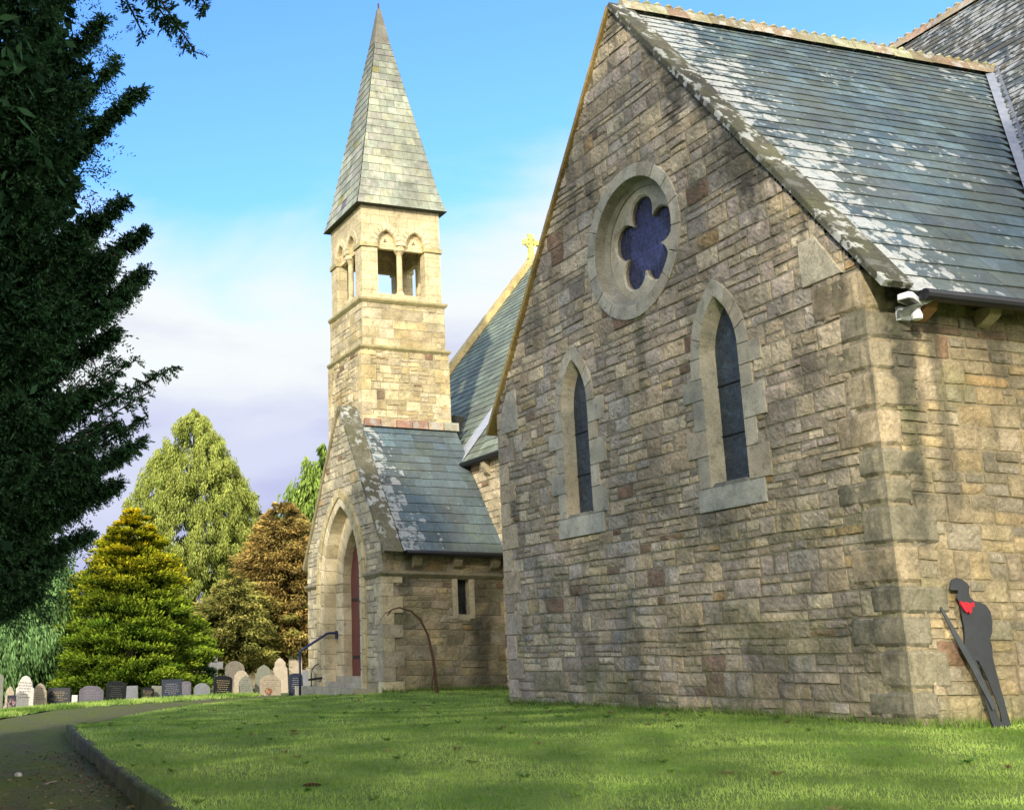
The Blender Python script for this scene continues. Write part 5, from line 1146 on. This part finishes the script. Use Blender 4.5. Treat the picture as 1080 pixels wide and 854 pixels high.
def yew(label,loc,height,radius,limbs,nbody,seed,zlow=1.8,leafscale=1.,parent_group='dark yews beside the path',bodyc=None,trunk_r=.35,bodyfn=None,bodyn=(9,.05),fill=9000,frac=.86,fl=.30,hs=.55,sub=0):
    rn=np.random.default_rng(seed); bz=h(*loc)-.05; o=empty('yew_tree',(loc[0],loc[1],bz),label,'tree',parent_group); O=np.array([loc[0],loc[1],bz])
    trunk('trunk',o,[(0,0,-.2),(.05,.05,height*.3),(0,.1,height*.6),(0,0,height*.95)],[trunk_r,trunk_r*.8,trunk_r*.5,.05])
    Vs=[];Fs=[];Cs=[];off=0
    def add(t):
        nonlocal off
        V,Fq,C=t; Vs.append(V);Fs.append(Fq+off);Cs.append(C);off+=len(V)
    mb=MB()
    more=[]
    for (tip,r0,dens,spread) in (limbs if sub else []):
        for q_ in range(4): more.append(((tip[0]-rn.uniform(.15,.9),tip[1]+rn.uniform(-.5,.5),tip[2]+rn.uniform(-.55,.4)),r0*.6,dens*.6,spread*1.15))
    for (tip,r0,dens,spread) in list(limbs)+more:
        tip=np.array(tip)-O; st=np.array([0,0,max(1.0,tip[2]*hs+rn.uniform(-.5,.3))]); mid=(st+tip)/2+np.array([0,0,-.12])+rn.standard_normal(3)*.12
        q=np.linspace(0,1,14)[:,None]; B=(1-q)**2*st+2*q*(1-q)*mid+q*q*tip; mb.tube([tuple(b) for b in B],list(np.linspace(r0,.008,14)),6,(.1,.08,.06))
        # side shoots in a flattened fan along the limb, denser to the tip
        n=int(dens); s=rn.random(n)**.75; s=.35+.65*s; idx=np.clip((s*13),0,12.99); i0=idx.astype(int); fr=(idx-i0)[:,None]; p=B[i0]*(1-fr)+B[i0+1]*fr; tg=B[i0+1]-B[i0]; tg/=np.linalg.norm(tg,axis=1)[:,None]
        rad=spread*(1.05-s)[:,None]*1.3+.03; of=rvec(n,rn)*np.array([1,1,.75])*rad*(rn.random((n,1))**.6); of[:,2]-=.12*rad[:,0]
        ax=tg*.9+of/(np.linalg.norm(of,axis=1)[:,None]+1e-6)*.7+rvec(n,rn)*.3
        on=np.linalg.norm(of,axis=1); hi=rn.random(n)<.5; add(sprays(np.where(hi[:,None],p+of*.35,p),ax*.35+of/(on[:,None]+1e-6)*.9+np.array([0,0,.0]),(on*(.4+.6*rn.random(n))+.10),rn,nl=16,wid=.016,needle=.055))
    if len(limbs): mb.build('limbs',M_BARK,o,smooth=True)
    # crown body: shell of ellipsoid-ish volume with lumps
    n=nbody; t=rn.random(n); a=rn.random(n)*2*pi; z=zlow+(height-zlow)*t
    prof=radius*np.sqrt(np.clip(1-((t-.35)/.67)**2,0,1))
    lum=np.array([1+.2*n3(cos(a[i])*1.8,sin(a[i])*1.8+seed,z[i]*.7)+.16*n3(cos(a[i])*5,sin(a[i])*5,z[i]*1.8) for i in range(n)])
    r=prof*lum*(rn.random(n)**.33); P=np.c_[r*np.cos(a),r*np.sin(a),z]; out=np.c_[np.cos(a),np.sin(a),np.zeros(n)]
    ax=out*.8+rvec(n,rn)*.7+np.array([0,0,-.1]); add(sprays(P,ax,(.16+.2*rn.random(n))*leafscale*bodyn[1]/.05,rn,nl=bodyn[0],wid=.02*leafscale*bodyn[1]/.05,needle=.07*leafscale*bodyn[1]/.05))
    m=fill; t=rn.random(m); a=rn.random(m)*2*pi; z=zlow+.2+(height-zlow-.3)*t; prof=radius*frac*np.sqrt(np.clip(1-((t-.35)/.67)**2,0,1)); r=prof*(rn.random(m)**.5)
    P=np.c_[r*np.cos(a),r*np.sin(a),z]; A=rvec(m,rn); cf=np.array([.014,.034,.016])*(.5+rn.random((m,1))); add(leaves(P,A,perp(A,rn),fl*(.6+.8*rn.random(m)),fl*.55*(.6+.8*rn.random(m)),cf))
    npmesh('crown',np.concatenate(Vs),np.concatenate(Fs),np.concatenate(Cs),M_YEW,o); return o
LT=[((-9.97,-.68,6.76),.04,1200,0.25),((-10.35,-.5,6.35),.04,960,0.31),((-10.4,-.61,7.55),.05,1120,0.37),((-10.55,-.4,7.05),.05,800,0.37),((-9.82,-.21,5.30),.04,1120,0.26),((-9.77,-.21,4.85),.04,1120,0.26),((-10.12,-.64,5.45),.04,960,0.31),
 ((-9.36,.21,3.9),.02,240,0.09),((-9.62,.25,3.35),.02,264,0.12),((-9.68,.28,3.06),.03,720,0.21),((-9.91,.32,2.6),.03,960,0.31),((-10.11,.87,2.1),.03,960,0.31),((-10.45,.92,1.8),.03,1040,0.31),((-9.98,.33,4.3),.04,1120,0.31),((-10.1,.1,3.6),.04,1120,0.31),((-10.9,.7,1.9),.04,1040,0.37),((-10.3,-.3,4.6),.05,1200,0.37),((-10.6,-.2,5.8),.05,1120,0.37),((-10.8,-.3,6.8),.05,1040,0.37),((-10.7,.2,3.0),.05,1200,0.37),((-10.9,.0,4.0),.05,1200,0.37)]
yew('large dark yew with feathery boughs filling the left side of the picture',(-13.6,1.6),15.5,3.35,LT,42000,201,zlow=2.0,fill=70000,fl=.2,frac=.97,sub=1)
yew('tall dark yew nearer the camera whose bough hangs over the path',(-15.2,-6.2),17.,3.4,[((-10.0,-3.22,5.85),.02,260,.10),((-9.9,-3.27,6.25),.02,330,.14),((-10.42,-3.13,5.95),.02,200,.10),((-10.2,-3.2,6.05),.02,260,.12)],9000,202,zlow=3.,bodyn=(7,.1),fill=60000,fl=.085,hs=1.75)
for k,(x,y,hh_,lb) in enumerate(((-19,-17,25,'unseen yew added to filter the sun, behind the camera at the left end of the row'),(-13.5,-23,26,'unseen yew added to filter the sun, behind the camera beside the path'),(-7.5,-27,27,'unseen yew added to filter the sun, third along behind the lawn'),(-1,-31,26,'unseen yew added to filter the sun, at the far end behind the lawn'),(-22,-9,22,'unseen yew added to filter the sun, standing west of the path'))):
    yew(lb,(x,y),hh_,4.4,[],500,300+k,zlow=2.,bodyn=(6,.1),fill=9000,fl=.36,parent_group='unseen yew row added to soften the sun')  # row added out of view; thin crowns soften the sun on gable and lawn

# ------------------------------------------------------------------ sky, sun, camera
SUN_EL,SUN_AZ=23.,None
sd=Vector((-.64,-.77,0)).normalized(); el=radians(SUN_EL); sdir=Vector((sd.x*cos(el),sd.y*cos(el),sin(el)))
sl=bpy.data.lights.new('sun','SUN'); sl.energy=4.6; sl.angle=radians(1.2); sl.color=(1.,.92,.79); so=bpy.data.objects.new('sun',sl); COL.objects.link(so); so.rotation_euler=sdir.to_track_quat('Z','Y').to_euler(); so.location=(-40,-30,30)
wd=bpy.data.worlds.new('World'); sc.world=wd; wd.use_nodes=True; nt=wd.node_tree; nt.nodes.clear()
def N(t,**k):
    x=nt.nodes.new(t)
    for a,b in k.items(): setattr(x,a,b)
    return x
lk=nt.links.new
out=N('ShaderNodeOutputWorld'); bgN=N('ShaderNodeBackground'); sky=N('ShaderNodeTexSky',sky_type='NISHITA'); sky.sun_disc=False; sky.sun_elevation=el; sky.sun_rotation=atan2(sd.x,sd.y); sky.air_density=1.; sky.dust_density=.4; sky.ozone_density=2.2
tc=N('ShaderNodeTexCoord'); sep=N('ShaderNodeSeparateXYZ'); lk(tc.outputs['Generated'],sep.inputs[0])
mp=N('ShaderNodeMapping'); mp.inputs['Scale'].default_value=(1,1,3.2); lk(tc.outputs['Generated'],mp.inputs[0])
nz=N('ShaderNodeTexNoise'); nz.inputs['Scale'].default_value=2.3; nz.inputs['Detail'].default_value=7; nz.inputs['Roughness'].default_value=.52; nz.inputs['Distortion'].default_value=.35; lk(mp.outputs[0],nz.inputs['Vector'])
nz2=N('ShaderNodeTexNoise'); nz2.inputs['Scale'].default_value=4.5; nz2.inputs['Detail'].default_value=5; lk(mp.outputs[0],nz2.inputs['Vector'])
def mr(src,a,b,c=0,d=1):
    x=N('ShaderNodeMapRange',interpolation_type='SMOOTHSTEP'); x.inputs[1].default_value=a; x.inputs[2].default_value=b; x.inputs[3].default_value=c; x.inputs[4].default_value=d; lk(src,x.inputs[0]); return x.outputs[0]
def mm(op,a,b):
    x=N('ShaderNodeMath',operation=op)
    for i,q in enumerate((a,b)):
        if isinstance(q,(int,float)): x.inputs[i].default_value=q
        else: lk(q,x.inputs[i])
    return x.outputs[0]
def mxc(f,a,b,mode='MIX'):
    x=N('ShaderNodeMix',data_type='RGBA',blend_type=mode)
    for i,q in ((0,f),(6,a),(7,b)):
        if isinstance(q,(int,float)): x.inputs[i].default_value=q
        elif isinstance(q,tuple): x.inputs[i].default_value=(*q,1)
        else: lk(q,x.inputs[i])
    return x.outputs[2]
hgt=mm('ADD',mm('ADD',sep.outputs[2],mr(sep.outputs[1],.1,-.5,0,-.45)),mm('MULTIPLY',mm('SUBTRACT',nz.outputs['Fac'],.5),.42))
mask=mr(hgt,.40,.29)
SKYS=.14
blue=mxc(1.,sky.outputs[0],(1.35,2.05,2.9),'MULTIPLY')
cl=mxc(mr(nz2.outputs['Fac'],.42,.64),(4.0,4.25,6.2),(5.0,5.3,6.7))
cl=mxc(mr(hgt,.19,.30),cl,(6.7,7.0,7.1))
cl=mxc(mr(sep.outputs[1],.15,-.6),cl,(25.,23.4,21.6))  # brighter cloud added behind the camera as soft fill for shaded walls
colr=mxc(mask,blue,cl)
lk(colr,bgN.inputs[0]); bgN.inputs[1].default_value=SKYS; lk(bgN.outputs[0],out.inputs[0])

cam=bpy.data.cameras.new('camera'); co=bpy.data.objects.new('camera',cam); COL.objects.link(co)
y_,p_,r_=radians(16.3466),radians(14.1414),radians(.3073)
Fv=Vector((sin(y_)*cos(p_),cos(y_)*cos(p_),sin(p_))); Rv=Vector((cos(y_),-sin(y_),0)); Uv=Rv.cross(Fv); R2=Rv*cos(r_)+Uv*sin(r_); U2=-Rv*sin(r_)+Uv*cos(r_)
m=Matrix((R2,U2,-Fv)).transposed().to_4x4(); m.translation=Vector((-12.2268,-12.467,.672)); co.matrix_world=m
cam.sensor_fit='HORIZONTAL'; cam.sensor_width=36; cam.lens=1272.1/1080*36; cam.shift_x=(540-260.72)/1080; cam.shift_y=(383.28-427)/1080; cam.clip_end=5000; cam.clip_start=.1
sc.camera=co
sc.view_settings.view_transform='Standard'; sc.view_settings.look='None'; sc.view_settings.exposure=0
sc.render.resolution_x=1024; sc.render.resolution_y=809
